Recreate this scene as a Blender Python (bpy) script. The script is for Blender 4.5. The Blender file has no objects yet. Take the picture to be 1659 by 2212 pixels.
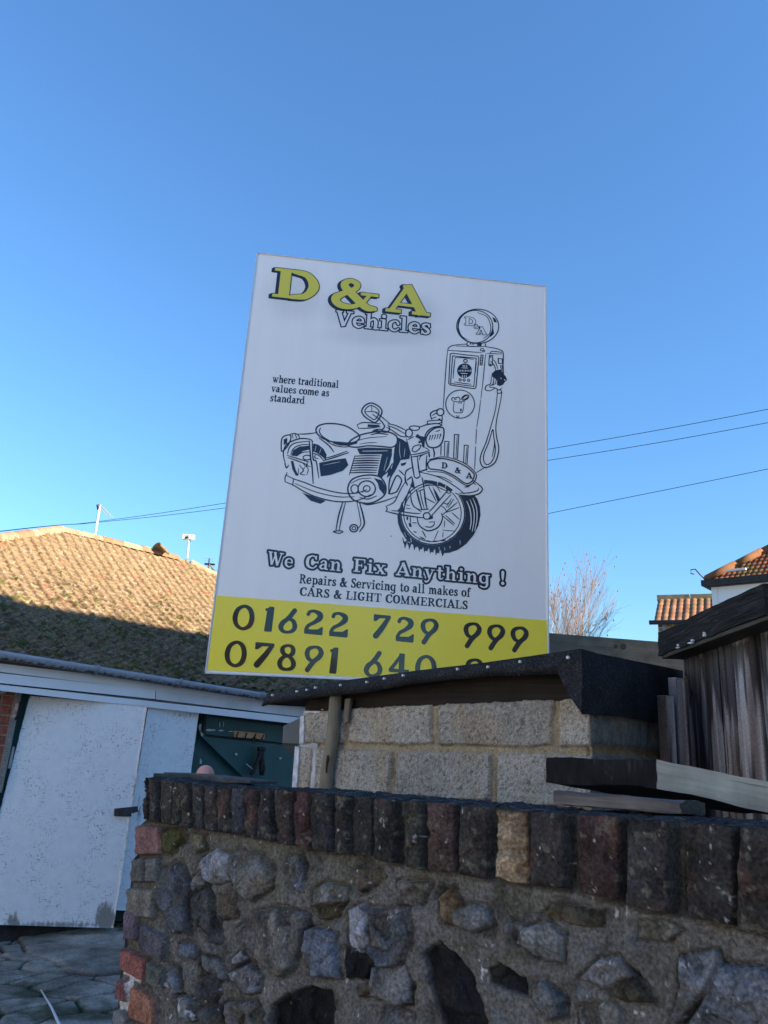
import bpy, math, random
import numpy as np
random.seed(7)
SC = bpy.context.scene
COL = SC.collection
# ------------------------------------------------------------------ camera
EYE = np.array([0., 0., 1.55])
FPX = 1661.0                                   # focal length in px of a 1659 px wide frame
PITCH, ROLL = math.radians(17.25), math.radians(3.4)
FW = np.array([0, math.cos(PITCH), math.sin(PITCH)])
_r0 = np.array([1., 0, 0]); _u0 = np.array([0, -math.sin(PITCH), math.cos(PITCH)])
RT = math.cos(ROLL)*_r0 + math.sin(ROLL)*_u0
UP = -math.sin(ROLL)*_r0 + math.cos(ROLL)*_u0
cd = bpy.data.cameras.new('camera'); cam = bpy.data.objects.new('camera', cd); COL.objects.link(cam)
cd.sensor_fit = 'HORIZONTAL'; cd.sensor_width = 36; cd.lens = FPX/1659*36
cd.clip_start = 0.05; cd.clip_end = 3000
from mathutils import Matrix, Vector
cam.matrix_world = Matrix(((RT[0], UP[0], -FW[0], EYE[0]), (RT[1], UP[1], -FW[1], EYE[1]),
                           (RT[2], UP[2], -FW[2], EYE[2]), (0, 0, 0, 1)))
SC.camera = cam
# ------------------------------------------------------------------ sky, sun, exposure
SUN_AZ, SUN_EL = math.radians(116), math.radians(22)      # clockwise from +Y
w = bpy.data.worlds.new('World'); SC.world = w; w.use_nodes = True
nt = w.node_tree; bg = nt.nodes['Background']
sky = nt.nodes.new('ShaderNodeTexSky'); sky.sky_type = 'NISHITA'; sky.sun_disc = False
sky.sun_elevation = SUN_EL; sky.sun_rotation = SUN_AZ
sky.air_density = 1.5; sky.dust_density = 0.0; sky.ozone_density = 9.0; sky.altitude = 0
nt.links.new(sky.outputs[0], bg.inputs[0]); bg.inputs[1].default_value = 0.086
sl = bpy.data.lights.new('sun', 'SUN'); so = bpy.data.objects.new('sun', sl); COL.objects.link(so)
sl.energy = 5.0; sl.angle = math.radians(0.5); sl.color = (1, .83, .62)
SUN = Vector((math.sin(SUN_AZ)*math.cos(SUN_EL), math.cos(SUN_AZ)*math.cos(SUN_EL), math.sin(SUN_EL)))
so.rotation_euler = SUN.to_track_quat('Z', 'Y').to_euler(); so.location = (8, -3, 12)
SC.view_settings.view_transform = 'Standard'; SC.view_settings.look = 'None'
SC.view_settings.exposure = 1.74; SC.view_settings.gamma = 1
# ------------------------------------------------------------------ rays of the photograph -> points in the world
def ray(x, y): return FW + RT*((x-829.5)/FPX) + UP*((1106-y)/FPX)
def at(x, y, Y):
    d = ray(x, y); return EYE + d*(Y/d[1])
def atz(x, y, z):
    d = ray(x, y); return EYE + d*((z-EYE[2])/d[2])
class Plane:                                   # a vertical plane: origin, along, outward (towards the camera) normal
    def __init__(s, o, t, n): s.o, s.t, s.n = o, t, n
    def hit(s, x, y):
        d = ray(x, y); return EYE + d*(s.n.dot(s.o-EYE)/s.n.dot(d))
    def off(s, k): return Plane(s.o+s.n*k, s.t, s.n)
    def uv(s, p): return (p-s.o).dot(s.t), p[2]
    def pt(s, u, z, k=0):
        q = s.o + s.t*u + s.n*k; q = q.copy(); q[2] = z; return q
def vplane(x0, y0, Y0, x1, y1, Y1):
    a = at(x0, y0, Y0); b = at(x1, y1, Y1); t = b-a; t[2] = 0; t = t/np.linalg.norm(t)
    n = np.array([t[1], -t[0], 0.])
    if n.dot(EYE-a) < 0: n = -n
    return Plane(a, t, n)
def proj(P):                                   # world -> photo px, for (n,3) arrays
    d = P-EYE; z = d@FW
    return 829.5+FPX*(d@RT)/z, 1106-FPX*(d@UP)/z
# ------------------------------------------------------------------ numpy noise
def _hash(ix, iy, s):
    h = (ix.astype(np.int64)*374761393 + iy.astype(np.int64)*668265263 + s*1442695041) & 0xffffffff
    h = ((h ^ (h >> 13))*1274126177) & 0xffffffff
    return ((h ^ (h >> 16)) & 0xffff)/65535.0
def vn(x, y, s=0):
    x = np.asarray(x, float); y = np.asarray(y, float)
    ix = np.floor(x); iy = np.floor(y); fx = x-ix; fy = y-iy
    fx = fx*fx*(3-2*fx); fy = fy*fy*(3-2*fy)
    a = _hash(ix, iy, s); b = _hash(ix+1, iy, s); c = _hash(ix, iy+1, s); d = _hash(ix+1, iy+1, s)
    return (a*(1-fx)+b*fx)*(1-fy) + (c*(1-fx)+d*fx)*fy
def fbm(x, y, s=0, o=4):
    v = 0; a = .5; t = 0
    for k in range(o):
        v = v + a*vn(x*2**k, y*2**k, s+k*17); t += a; a *= .5
    return v/t
def worley(x, y, s=0):
    ix = np.floor(x); iy = np.floor(y); f1 = np.full(x.shape, 9.); f2 = f1.copy(); idv = np.zeros(x.shape)
    for dx in (-1, 0, 1):
        for dy in (-1, 0, 1):
            cx = ix+dx; cy = iy+dy
            px = cx+_hash(cx, cy, s); py = cy+_hash(cx, cy, s+5)
            d = np.hypot(x-px, y-py); h = _hash(cx, cy, s+9)
            n = d < f1
            f2 = np.where(n, f1, np.minimum(f2, d)); idv = np.where(n, h, idv); f1 = np.where(n, d, f1)
    return f1, f2, idv
def sstep(a, b, x):
    t = np.clip((x-a)/(b-a), 0, 1); return t*t*(3-2*t)
def sdpoly(px, py, poly):                      # signed distance to a polygon (negative inside)
    d = np.full(px.shape, 1e9); ins = np.zeros(px.shape, bool); n = len(poly)
    for i in range(n):
        ax, ay = poly[i]; bx, by = poly[(i+1) % n]
        ex, ey = bx-ax, by-ay; wx, wy = px-ax, py-ay
        t = np.clip((wx*ex+wy*ey)/(ex*ex+ey*ey+1e-12), 0, 1)
        d = np.minimum(d, (wx-ex*t)**2+(wy-ey*t)**2)
        if by != ay:
            c = ((ay > py) != (by > py)) & (px < (bx-ax)*(py-ay)/(by-ay)+ax); ins ^= c
    d = np.sqrt(d); return np.where(ins, -d, d)
# ------------------------------------------------------------------ objects
_ORG = {}
def thing(name, label, cat, loc, group=None):
    o = bpy.data.objects.new(name, None); COL.objects.link(o); o.location = loc
    o.empty_display_size = .2; _ORG[o.name] = np.array(loc, float); tag(o, label, cat, group); return o
def tag(o, label, cat=None, group=None, kind=None):
    if label: o['label'] = label
    if cat: o['category'] = cat
    if group: o['group'] = group
    if kind: o['kind'] = kind
    return o
def mesh(name, V, F, mat, parent=None, smooth=False, col=None, gc=None, mats=None, fm=None, label=None):
    """one mesh object from arrays; V in world space; a child's origin is its root's"""
    V = np.asarray(V, float)
    org = _ORG[parent.name] if parent is not None else (V.min(0)*[.5, .5, 1]+V.max(0)*[.5, .5, 0])
    V = V-org
    me = bpy.data.meshes.new(name)
    if isinstance(F, np.ndarray):
        k = F.shape[1]; me.vertices.add(len(V)); me.vertices.foreach_set('co', V.ravel())
        me.loops.add(F.size); me.loops.foreach_set('vertex_index', F.astype(np.int32).ravel())
        me.polygons.add(len(F)); me.polygons.foreach_set('loop_start', np.arange(0, F.size, k, dtype=np.int32))
        me.polygons.foreach_set('loop_total', np.full(len(F), k, dtype=np.int32))
        me.update(calc_edges=True); me.validate()
    else:
        me.from_pydata([tuple(v) for v in V], [], [tuple(int(i) for i in f) for f in F]); me.update()
    if col is not None:
        a = me.attributes.new('Col', 'FLOAT_COLOR', 'POINT')
        c = np.ones((len(V), 4)); c[:, :3] = col; a.data.foreach_set('color', c.ravel())
    if gc is not None:
        a = me.attributes.new('gc', 'FLOAT_VECTOR', 'POINT'); a.data.foreach_set('vector', np.asarray(gc, float).ravel())
    for m in (mats or [mat]): me.materials.append(m)
    if fm is not None: me.polygons.foreach_set('material_index', np.asarray(fm, np.int32))
    if smooth: me.polygons.foreach_set('use_smooth', np.ones(len(me.polygons), bool))
    me.update()
    o = bpy.data.objects.new(name, me); COL.objects.link(o)
    if parent is not None:
        o.parent = parent; o.location = (0, 0, 0) ; _ORG[o.name] = org
        if label: o['label'] = label
    else:
        o.location = org; _ORG[o.name] = org
    return o
def grid_faces(nr, nc):
    i = np.arange(nr*nc).reshape(nr, nc)
    return np.stack([i[:-1, :-1], i[:-1, 1:], i[1:, 1:], i[1:, :-1]], -1).reshape(-1, 4)
class MB:                                      # collects simple shapes into one mesh
    def __init__(s): s.V = []; s.F = []; s.G = []; s.M = []
    def add(s, V, F, G=None, m=0):
        b = len(s.V); s.V += [np.array(v, float) for v in V]; s.F += [tuple(i+b for i in f) for f in F]
        s.G += [np.array(g, float) for g in (G if G is not None else V)]; s.M += [m]*len(F); return s
    def box(s, o, a, b, c, m=0):
        """corner o and three edge vectors; grain runs along a"""
        o, a, b, c = (np.array(q, float) for q in (o, a, b, c))
        if np.dot(np.cross(a, b), c) < 0: o = o+c; c = -c
        V = [o, o+a, o+a+b, o+b, o+c, o+a+c, o+a+b+c, o+b+c]
        la, lb, lc = (np.linalg.norm(q) for q in (a, b, c))
        G = [(x*la, y*lb, z*lc) for x, y, z in ((0,0,0),(1,0,0),(1,1,0),(0,1,0),(0,0,1),(1,0,1),(1,1,1),(0,1,1))]
        r = random.random()*7
        G = [(g[0]+r, g[1]+r*1.3, g[2]+r*.7) for g in G]
        return s.add(V, [(0,3,2,1),(4,5,6,7),(0,1,5,4),(1,2,6,5),(2,3,7,6),(3,0,4,7)], G, m)
    def prism(s, front, back, m=0, G=None):
        n = len(front)
        F = [tuple(range(n)), tuple(range(2*n-1, n-1, -1))]+[(i, i+n, (i+1) % n+n, (i+1) % n) for i in range(n)]
        return s.add(list(front)+list(back), F, G, m)
    def tube(s, pts, r, k=6, m=0, cap=True):
        pts = [np.array(p, float) for p in pts]; n = len(pts)
        rs = r if hasattr(r, '__len__') else [r]*n
        d0 = pts[1]-pts[0]; up = np.array([0, 0, 1.]) if abs(d0[2]) < .9*np.linalg.norm(d0) else np.array([1., 0, 0])
        V = []
        for i, p in enumerate(pts):
            d = pts[min(i+1, n-1)]-pts[max(i-1, 0)]; d = d/(np.linalg.norm(d)+1e-9)
            x = np.cross(up, d); x /= np.linalg.norm(x)+1e-9; y = np.cross(d, x)
            V += [p+rs[i]*(math.cos(2*math.pi*j/k)*x+math.sin(2*math.pi*j/k)*y) for j in range(k)]
        F = [(i*k+j, i*k+(j+1) % k, (i+1)*k+(j+1) % k, (i+1)*k+j) for i in range(n-1) for j in range(k)]
        if cap: F += [tuple(range(k-1, -1, -1)), tuple((n-1)*k+j for j in range(k))]
        return s.add(V, F, None, m)
    def build(s, name, mat, parent=None, smooth=False, mats=None, label=None, bevel=0):
        o = mesh(name, s.V, s.F, mat, parent, smooth, gc=s.G, mats=mats, fm=s.M, label=label)
        if bevel:
            b = o.modifiers.new('bevel', 'BEVEL'); b.width = bevel; b.segments = 2; b.limit_method = 'ANGLE'
        return o
def slab(name, pl, px, k, thick, mat, parent, bevel=0, label=None):
    """a photo polygon laid on plane pl at height k, extruded backwards by thick"""
    q = pl.off(k); f = [q.hit(*p) for p in px]; b = [v-q.n*thick for v in f]
    G = [np.array([*q.uv(v), 0])[[1, 0, 2]] for v in f]; G = G+[g+[0, 0, thick] for g in G]
    return MB().prism(f, b, G=G).build(name, mat, parent, bevel=bevel, label=label)
def beam(name, o, a, b, c, mat, parent=None, n=(40, 6, 6), jit=.002, end=None, freq=18, label=None, smooth=True, shade_under=False, taper=0):
    """a sawn timber: subdivided box with uneven faces"""
    o, a, b, c = (np.array(q, float) for q in (o, a, b, c))
    if np.dot(np.cross(a, b), c) < 0: o = o+c; c = -c
    la, lb, lc = (np.linalg.norm(q) for q in (a, b, c)); V = []; F = []; G = []; M = []; base = 0
    for (e1, e2, e3, l1, l2, l3, n1, n2, s, ax) in ((a, b, c, 0, 1, 2, n[0], n[1], 0, 0), (a, b, c, 0, 1, 2, n[0], n[1], 1, 0),
            (a, c, b, 0, 2, 1, n[0], n[2], 0, 0), (a, c, b, 0, 2, 1, n[0], n[2], 1, 0), (b, c, a, 1, 2, 0, n[1], n[2], 0, 1), (b, c, a, 1, 2, 0, n[1], n[2], 1, 1)):
        gu, gv = np.meshgrid(np.linspace(0, 1, n1+1), np.linspace(0, 1, n2+1))
        gu = gu.ravel(); gv = gv.ravel()
        P = o+gu[:, None]*e1+gv[:, None]*e2+s*e3
        g = np.zeros((len(gu), 3)); L = (la, lb, lc); g[:, l1] = gu*L[l1]; g[:, l2] = gv*L[l2]; g[:, l3] = s*L[l3]
        f = grid_faces(n2+1, n1+1)
        nrm = np.cross(e1, e2); flip = (np.dot(nrm, e3) > 0) == (s == 0)
        if flip: f = f[:, ::-1]
        V.append(P); G.append(g); F.append(f+base); M += [1 if end and (ax or (shade_under and base == 0)) else 0]*len(f); base += len(P)
    V = np.vstack(V); G = np.vstack(G); F = np.vstack(F)
    q = G*freq
    D = np.stack([fbm(q[:, 0]*.3+q[:, 2], q[:, 1]+7, 3, 3), fbm(q[:, 0]*.3-q[:, 1], q[:, 2]+31, 5, 3), fbm(q[:, 0]*.3+9, q[:, 1]+q[:, 2], 8, 3)], 1)-.5
    V = V+D*jit*2
    if taper: V = V-(G[:, 0]/la*taper*(1-G[:, 2]/lc)*(1-G[:, 1]/lb))[:, None]*c
    G = G+np.array([random.random()*5]*3)*0
    return mesh(name, V, F, mat, parent, False, gc=G, mats=[mat, end] if end else [mat], fm=M, label=label)
# ------------------------------------------------------------------ materials
class NT:
    def __init__(s, name, rough=.8, spec=.3):
        s.m = bpy.data.materials.new(name); s.m.use_nodes = True; s.t = s.m.node_tree
        s.b = s.t.nodes['Principled BSDF']; s.b.inputs['Roughness'].default_value = rough
        s.b.inputs['Specular IOR Level'].default_value = spec
    def n(s, t, **kw):
        q = s.t.nodes.new(t)
        for k, v in kw.items():
            if k[0] == '_': setattr(q, k[1:], v)
            else: q.inputs[k.replace('.', ' ')].default_value = v
        return q
    def l(s, a, b): s.t.links.new(a, b)
    def co(s, kind='Object', scale=(1, 1, 1), attr=None, rot=(0, 0, 0)):
        if attr: c = s.n('ShaderNodeAttribute', _attribute_name=attr).outputs['Vector']
        else: c = s.n('ShaderNodeTexCoord').outputs[kind]
        mp = s.n('ShaderNodeMapping'); s.l(c, mp.inputs[0]); mp.inputs['Scale'].default_value = scale; mp.inputs['Rotation'].default_value = rot
        return mp.outputs[0]
    def noise(s, co, scale, detail=4, rough=.55, dist=0):
        q = s.n('ShaderNodeTexNoise', Scale=scale, Detail=detail, Roughness=rough, Distortion=dist); s.l(co, q.inputs['Vector']); return q.outputs['Fac']
    def ramp(s, fac, stops):
        q = s.n('ShaderNodeValToRGB'); s.l(fac, q.inputs[0]); e = q.color_ramp.elements
        while len(e) > len(stops): e.remove(e[-1])
        while len(e) < len(stops): e.new(.5)
        for k, (p, c) in zip(e, stops):
            k.position = p; k.color = (*c, 1) if len(c) == 3 else c
        return q.outputs[0]
    def mix(s, a, b, f, mode='MIX'):
        q = s.n('ShaderNodeMix', _data_type='RGBA', _blend_type=mode)
        for v, i in ((f, 0), (a, 6), (b, 7)):
            if hasattr(v, 'links'): s.l(v, q.inputs[i])
            elif i == 0: q.inputs[0].default_value = v
            else: q.inputs[i].default_value = (*v, 1)
        return q.outputs[2]
    def math(s, op, a, b=0.):
        q = s.n('ShaderNodeMath', _operation=op)
        for v, i in ((a, 0), (b, 1)):
            if hasattr(v, 'links'): s.l(v, q.inputs[i])
            else: q.inputs[i].default_value = v
        return q.outputs[0]
    def base(s, c):
        if hasattr(c, 'links'): s.l(c, s.b.inputs['Base Color'])
        else: s.b.inputs['Base Color'].default_value = (*c, 1)
        return s
    def bump(s, h, strength=.4, dist=.01):
        q = s.n('ShaderNodeBump', Strength=strength, Distance=dist); s.l(h, q.inputs['Height']); s.l(q.outputs[0], s.b.inputs['Normal']); return s
G3 = lambda v: (v, v, v)
def m_col(name, rough=.9, spec=.2, nscale=60, lo=.7, hi=1.3, bump=.4, bdist=.004, bscale=120):
    q = NT(name, rough, spec); a = q.n('ShaderNodeAttribute', _attribute_name='Col').outputs['Color']
    c = q.co(); q.base(q.mix(a, q.ramp(q.noise(c, nscale, 5), [(.3, G3(lo)), (.7, G3(hi))]), 1, 'MULTIPLY'))
    q.bump(q.noise(c, bscale, 6, .65), bump, bdist); return q.m
def m_plain(name, c1, c2=None, scale=8, rough=.7, spec=.3, bump=.1, metal=0, stretch=(1, 1, 1), attr=None, bscale=60):
    q = NT(name, rough, spec); co = q.co(scale=stretch, attr=attr)
    q.base(q.ramp(q.noise(co, scale, 5), [(.3, c1), (.7, c2 or c1)])); q.b.inputs['Metallic'].default_value = metal
    if bump: q.bump(q.noise(co, bscale, 5), bump, .004)
    return q.m
def m_wood(name, dark, light, k=30, crack=.5, rough=.85, stain=None, rings=False):
    q = NT(name, rough, .25); c = q.co(attr='gc', scale=(1, k, k)); f = q.noise(c, 2.2, 6, .6, .4)
    f2 = q.noise(q.co(attr='gc', scale=(1.2, k*2.2, k*2.2)), 2.0, 4, .6, .3)
    col = q.ramp(f, [(.28, dark), (.72, light)])
    cr = q.ramp(f2, [(.30, G3(.15)), (.38, G3(1))])
    col = q.mix(col, cr, crack, 'MULTIPLY')
    blot = q.noise(q.co(attr='gc', scale=(1, 1, 1)), 9, 4)
    col = q.mix(col, q.ramp(blot, [(.3, G3(.7)), (.7, G3(1.2))]), 1, 'MULTIPLY')
    if stain:
        sc, lo, hi, c0 = stain
        st = q.ramp(q.noise(q.co(attr='gc', scale=sc), 1, 4), [(lo, G3(0)), (hi, G3(1))]); col = q.mix(col, c0, st)
    q.base(col); q.bump(q.math('ADD', f, f2), .6, .004); return q.m
# ================================================================== ground
ground_m = NT('ground', .95, .15); _c = ground_m.co()
ground_m.base(ground_m.ramp(ground_m.noise(_c, .7, 6), [(.3, (.24, .23, .21)), (.7, (.33, .315, .29))])); ground_m = ground_m.m
S = 1500.
o = mesh('ground', [(-S, -S, 0), (S, -S, 0), (S, S, 0), (-S, S, 0)], [(0, 1, 2, 3)], ground_m); tag(o, 'dark bare ground reaching to the horizon', kind='structure')
# cobbled yard before the garage: stones, a smoother concrete patch, mossy joints
nx, ny = 420, 400
gx, gy = np.meshgrid(np.linspace(-4.2, .1, nx), np.linspace(2.4, 7.6, ny)); gx = gx.ravel(); gy = gy.ravel()
wx = gx+.10*(fbm(gx*3, gy*3, 1)-.5); wy = gy+.10*(fbm(gx*3, gy*3, 2)-.5)
ca, sa = math.cos(.75), math.sin(.75)
f1, f2, idv = worley((wx*ca+wy*sa)*2.6, (-wx*sa+wy*ca)*4.2, 4)
gap = f2-f1
pp = np.stack([gx, gy, gx*0], 1); px, py = proj(pp)
conc = sdpoly(px, py, [(58, 2075), (20, 2012), (150, 2000), (300, 2015), (300, 2110), (200, 2122), (150, 2115), (100, 2090)])
conc = sstep(8, -8, conc+14*(fbm(gx*5, gy*5, 3)-.5))
joint = sstep(.10, .035, gap+.1*(fbm(gx*12, gy*12, 9)-.5))*(1-conc)
ring = np.exp(-((conc-.5)/.3)**2)*.9
joint = np.maximum(joint, ring*sstep(.4, .6, fbm(gx*4, gy*4, 8)+.1))
gz = .03+.012*fbm(gx*9, gy*9, 5)+.007*(idv-.5)*(1-conc)-.022*joint+.015*conc
c = (.26+.12*(idv-.5)*(1-conc)+.05*conc)[:, None]*np.array([1, .86, .70]); c = c*(.35+1.0*fbm(gx*14, gy*14, 6, 5)+.3*fbm(gx*60, gy*60, 66, 3))[:, None]
stain = fbm(gx*2.2, gy*2.2, 31); c *= (.7+.6*sstep(.3, .65, stain))[:, None]
c = c*(1-.8*joint[:, None])+np.array([.012, .014, .008])*.8*joint[:, None]
moss = sstep(.52, .66, fbm(gx*3, gy*3, 12)+.25*sstep(-3.0, -3.5, gx)*sstep(5.2, 6, gy)+.22*joint-.1)
c = c*(1-.75*moss[:, None])+np.array([.028, .042, .012])*.75*moss[:, None]
o = mesh('yard', np.stack([gx, gy, gz], 1), grid_faces(ny, nx), m_col('yard_stone', bump=.5, bscale=150), smooth=True, col=c)
tag(o, 'worn cobbled yard with a concrete patch and mossy joints before the garage', kind='structure')

# ================================================================== stone boundary wall
WP = vplane(350, 1690, 2.35, 1659, 1785, 1.27)
top_px = [(300, 1674), (338, 1680), (430, 1695), (548, 1703), (672, 1709), (778, 1719), (928, 1732), (1081, 1745), (1168, 1753), (1373, 1766), (1480, 1775), (1659, 1789), (1760, 1797)]
bot_px = [(300, 1766), (360, 1777), (430, 1788), (560, 1807), (690, 1836), (800, 1847), (940, 1880), (1005, 1886), (1120, 1908), (1220, 1920), (1300, 1939), (1415, 1970), (1540, 1988), (1659, 2012), (1760, 2035)]
edge_px = [(334, 1670), (331, 1700), (328, 1762), (305, 1783), (300, 1845), (290, 1856), (284, 1917), (283, 1960), (276, 1970), (271, 2045), (262, 2110), (258, 2165), (252, 2225), (215, 2600)]
u1 = WP.uv(WP.hit(1760, 1800))[0]+.25
u0 = WP.uv(WP.hit(225, 2212))[0]-.1
us = np.arange(u0, u1, .0027)
zs = np.concatenate([np.linspace(0, .78, 14)[:-1], np.arange(.78, 1.56, .0026)])
ut = np.array([WP.uv(WP.hit(*p))[0] for p in top_px]); zt = np.array([WP.hit(*p)[2] for p in top_px])
ztop = np.interp(us, ut, zt)+.004*(fbm(us*9, us*0, 3)-.5)
U, Z = np.meshgrid(us, zs); nr, nc = U.shape
Zc = np.minimum(Z, ztop[None, :])
P0 = WP.o[None, :]+U.ravel()[:, None]*WP.t[None, :]; P0[:, 2] = Zc.ravel()
px, py = proj(P0)
uu = U.ravel(); zz = Zc.ravel()
wxp = px+7*(fbm(uu*40, zz*40, 11)-.5)+14*(fbm(uu*16, zz*16, 13)-.5); wyp = py+7*(fbm(uu*40, zz*40, 12)-.5)+14*(fbm(uu*16, zz*16, 14)-.5)
grit = fbm(uu*220, zz*220, 21, 4); med = fbm(uu*45, zz*45, 22, 4); low = fbm(uu*9, zz*9, 23, 4)
H = .008*(med-.5)+.022*(low-.5)+.004*(grit-.5)
C = np.ones((len(uu), 3))*np.array([.122, .118, .112]); C *= (.35+.6*low+.8*grit)[:, None]
C *= (1-.55*sstep(.55, .75, fbm(uu*14, zz*14, 61, 4)))[:, None]
# lumps of smaller rubble bedded in the mortar
f1, f2, idw = worley(uu*22+.8*med, zz*24, 31)
pebm = .7*sstep(.06, .2, f2-f1)*sstep(.64, .70, idw)
H += .006*pebm*sstep(.5, .1, f1); C = C*(1-.7*pebm[:, None])+(np.array([.09, .092, .095])*(.5+idw*.9)[:, None]*(.6+.8*med)[:, None])*.7*pebm[:, None]
def c3(L): return [(243+.3906*x, 1644+.3906*y) for x, y in L]
def c4(L): return [(810+.5117*x, 1660.5+.5117*y) for x, y in L]
def c5(L): return [(x*.2441, 1903.5+y*.2441) for x, y in L]
BL = (.012, .013, .016); GR = (.115, .118, .122); LG = (.19, .195, .21); BG = (.10, .115, .145); BR = (.105, .085, .065); DG = (.06, .062, .066); MB_ = (.06, .055, .04)
stones = [
 (c3([(480,580),(520,520),(570,495),(640,530),(650,650),(560,665),(500,640)]), (.24,.25,.28), 1.2),
 (c3([(660,520),(720,500),(830,530),(880,600),(870,680),(780,760),(700,700),(660,620)]), GR, .9),
 (c3([(980,540),(1050,520),(1065,600),(1050,710),(985,700)]), BG, .7), (c3([(1110,800),(1130,720),(1200,680),(1290,710),(1280,780),(1190,800)]), LG, 1.3),
 (c3([(1110,815),(1280,790),(1230,860),(1180,870)]), (.045,.033,.024), .6), (c3([(1350,590),(1470,600),(1500,640),(1420,720),(1380,730)]), BR, .9),
 (c3([(415,760),(520,700),(560,800),(550,920),(450,900)]), DG, .9), (c3([(600,750),(680,725),(695,860),(620,870)]), BR, .9),
 (c3([(720,930),(800,850),(900,825),(1055,850),(1060,930),(1000,1130),(930,1170),(850,1110),(740,990)]), (.13,.125,.12), 1.5),
 (c3([(1090,950),(1140,925),(1250,960),(1250,1180),(1130,1170),(1085,1090)]), (.10,.115,.15), 1.4),
 (c3([(520,830),(590,870),(605,1000),(560,1010),(480,930)]), DG, .8), (c3([(370,1020),(430,1005),(460,1050),(440,1090),(380,1070)]), BG, .8),
 (c3([(500,1080),(590,1100),(640,1200),(560,1200),(510,1140)]), GR, .8), (c3([(665,1170),(750,1130),(820,1190),(810,1270),(730,1290),(680,1220)]), LG, .9),
 (c3([(880,1350),(960,1290),(1090,1250),(1200,1270),(1195,1480),(880,1480)]), BL, -.5), (c3([(320,1120),(360,1140),(380,1270),(345,1280),(320,1220)]), (.14,.16,.21), 1.),
 (c3([(340,1310),(420,1290),(480,1330),(460,1430),(390,1420)]), GR, 1.), (c3([(490,1210),(570,1190),(590,1280),(560,1340),(490,1310)]), DG, .8),
 (c3([(1320,830),(1400,810),(1430,900),(1420,1010),(1370,1060),(1330,950)]), (.27,.28,.32), 1.1),
 (c3([(1430,840),(1640,820),(1659,1010),(1560,1150),(1430,1160),(1425,1010)]), (.085,.095,.115), 1.1),
 (c3([(1310,1030),(1420,1080),(1500,1170),(1460,1210),(1310,1190)]), BL, .5), (c3([(1390,1240),(1500,1210),(1640,1250),(1640,1350),(1530,1330),(1380,1300)]), BR, .9),
 (c3([(430,660),(480,600),(500,680),(450,720)]), GR, .6), (c3([(680,1080),(720,1040),(735,1100),(690,1130)]), (.25,.25,.26), .7),
 (c3([(440,410),(495,410),(500,490),(450,500)]), (.16,.15,.10), .6), (c3([(290,600),(380,570),(410,690),(400,930),(330,920),(260,760)]), (.075,.082,.10), .9),
 (c3([(290,390),(410,370),(400,450),(330,510),(290,480)]), (.05,.05,.022), 1.), (c3([(1500,1370),(1659,1390),(1659,1480),(1500,1480)]), GR, .9),
 (c3([(640,1340),(800,1330),(840,1470),(640,1480)]), (.11,.105,.10), .8), (c3([(480,1380),(610,1360),(620,1480),(480,1480)]), DG, .7),
 (c4([(285,550),(330,510),(360,560),(350,650),(290,655)]), (.13,.095,.06), .9), (c4([(345,600),(420,570),(480,600),(490,660),(430,690),(350,650)]), GR, 1.1),
 (c4([(590,650),(650,680),(720,650),(800,700),(790,810),(720,800),(620,740)]), (.16,.165,.165), 1.1), (c4([(720,620),(800,560),(960,600),(950,660),(830,650)]), MB_, .9),
 (c4([(210,790),(270,740),(330,790),(400,880),(430,960),(470,1100),(290,1100),(230,930)]), BL, -.5), (c4([(465,840),(530,820),(640,880),(650,960),(560,940),(480,900)]), BL, -.4),
 (c4([(650,890),(720,900),(800,970),(800,1040),(740,1055),(690,980)]), (.10,.105,.11), 1.2), (c4([(880,880),(960,800),(1030,790),(1080,870),(990,930)]), (.19,.19,.2), 1.4),
 (c4([(990,935),(1090,880),(1140,930),(1170,990),(1050,970)]), (.05,.042,.036), 1.1), (c4([(1290,810),(1440,780),(1460,860),(1400,950),(1300,1060),(1240,1100),(1290,930)]), (.15,.165,.19), 1.1),
 (c4([(1465,840),(1620,845),(1720,900),(1720,1100),(1320,1100),(1420,950)]), (.13,.145,.175), 1.2), (c4([(0,640),(120,610),(140,720),(60,760),(0,740)]), (.10,.115,.13), .9),
 (c4([(0,850),(120,840),(150,980),(90,1000),(0,960)]), (.15,.15,.155), .9), (c4([(120,480),(240,490),(200,570),(120,560)]), GR, .8),
 (c4([(1120,650),(1230,640),(1300,680),(1230,720),(1120,710)]), (.12,.115,.10), .7), (c4([(870,1010),(1000,990),(1080,1060),(1040,1130),(880,1110)]), (.11,.105,.095), .8)]
for x in (1690, 1790, 1900):                                        # the wall goes on past the frame
    stones += [([(x, y), (x+70, y-15), (x+85, y+70), (x+10, y+80)], random.choice([GR, BG, DG, BR]), 1.) for y in (2080, 2190, 2310)]
smask = np.zeros(len(uu)); bmask = smask.copy()
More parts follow.
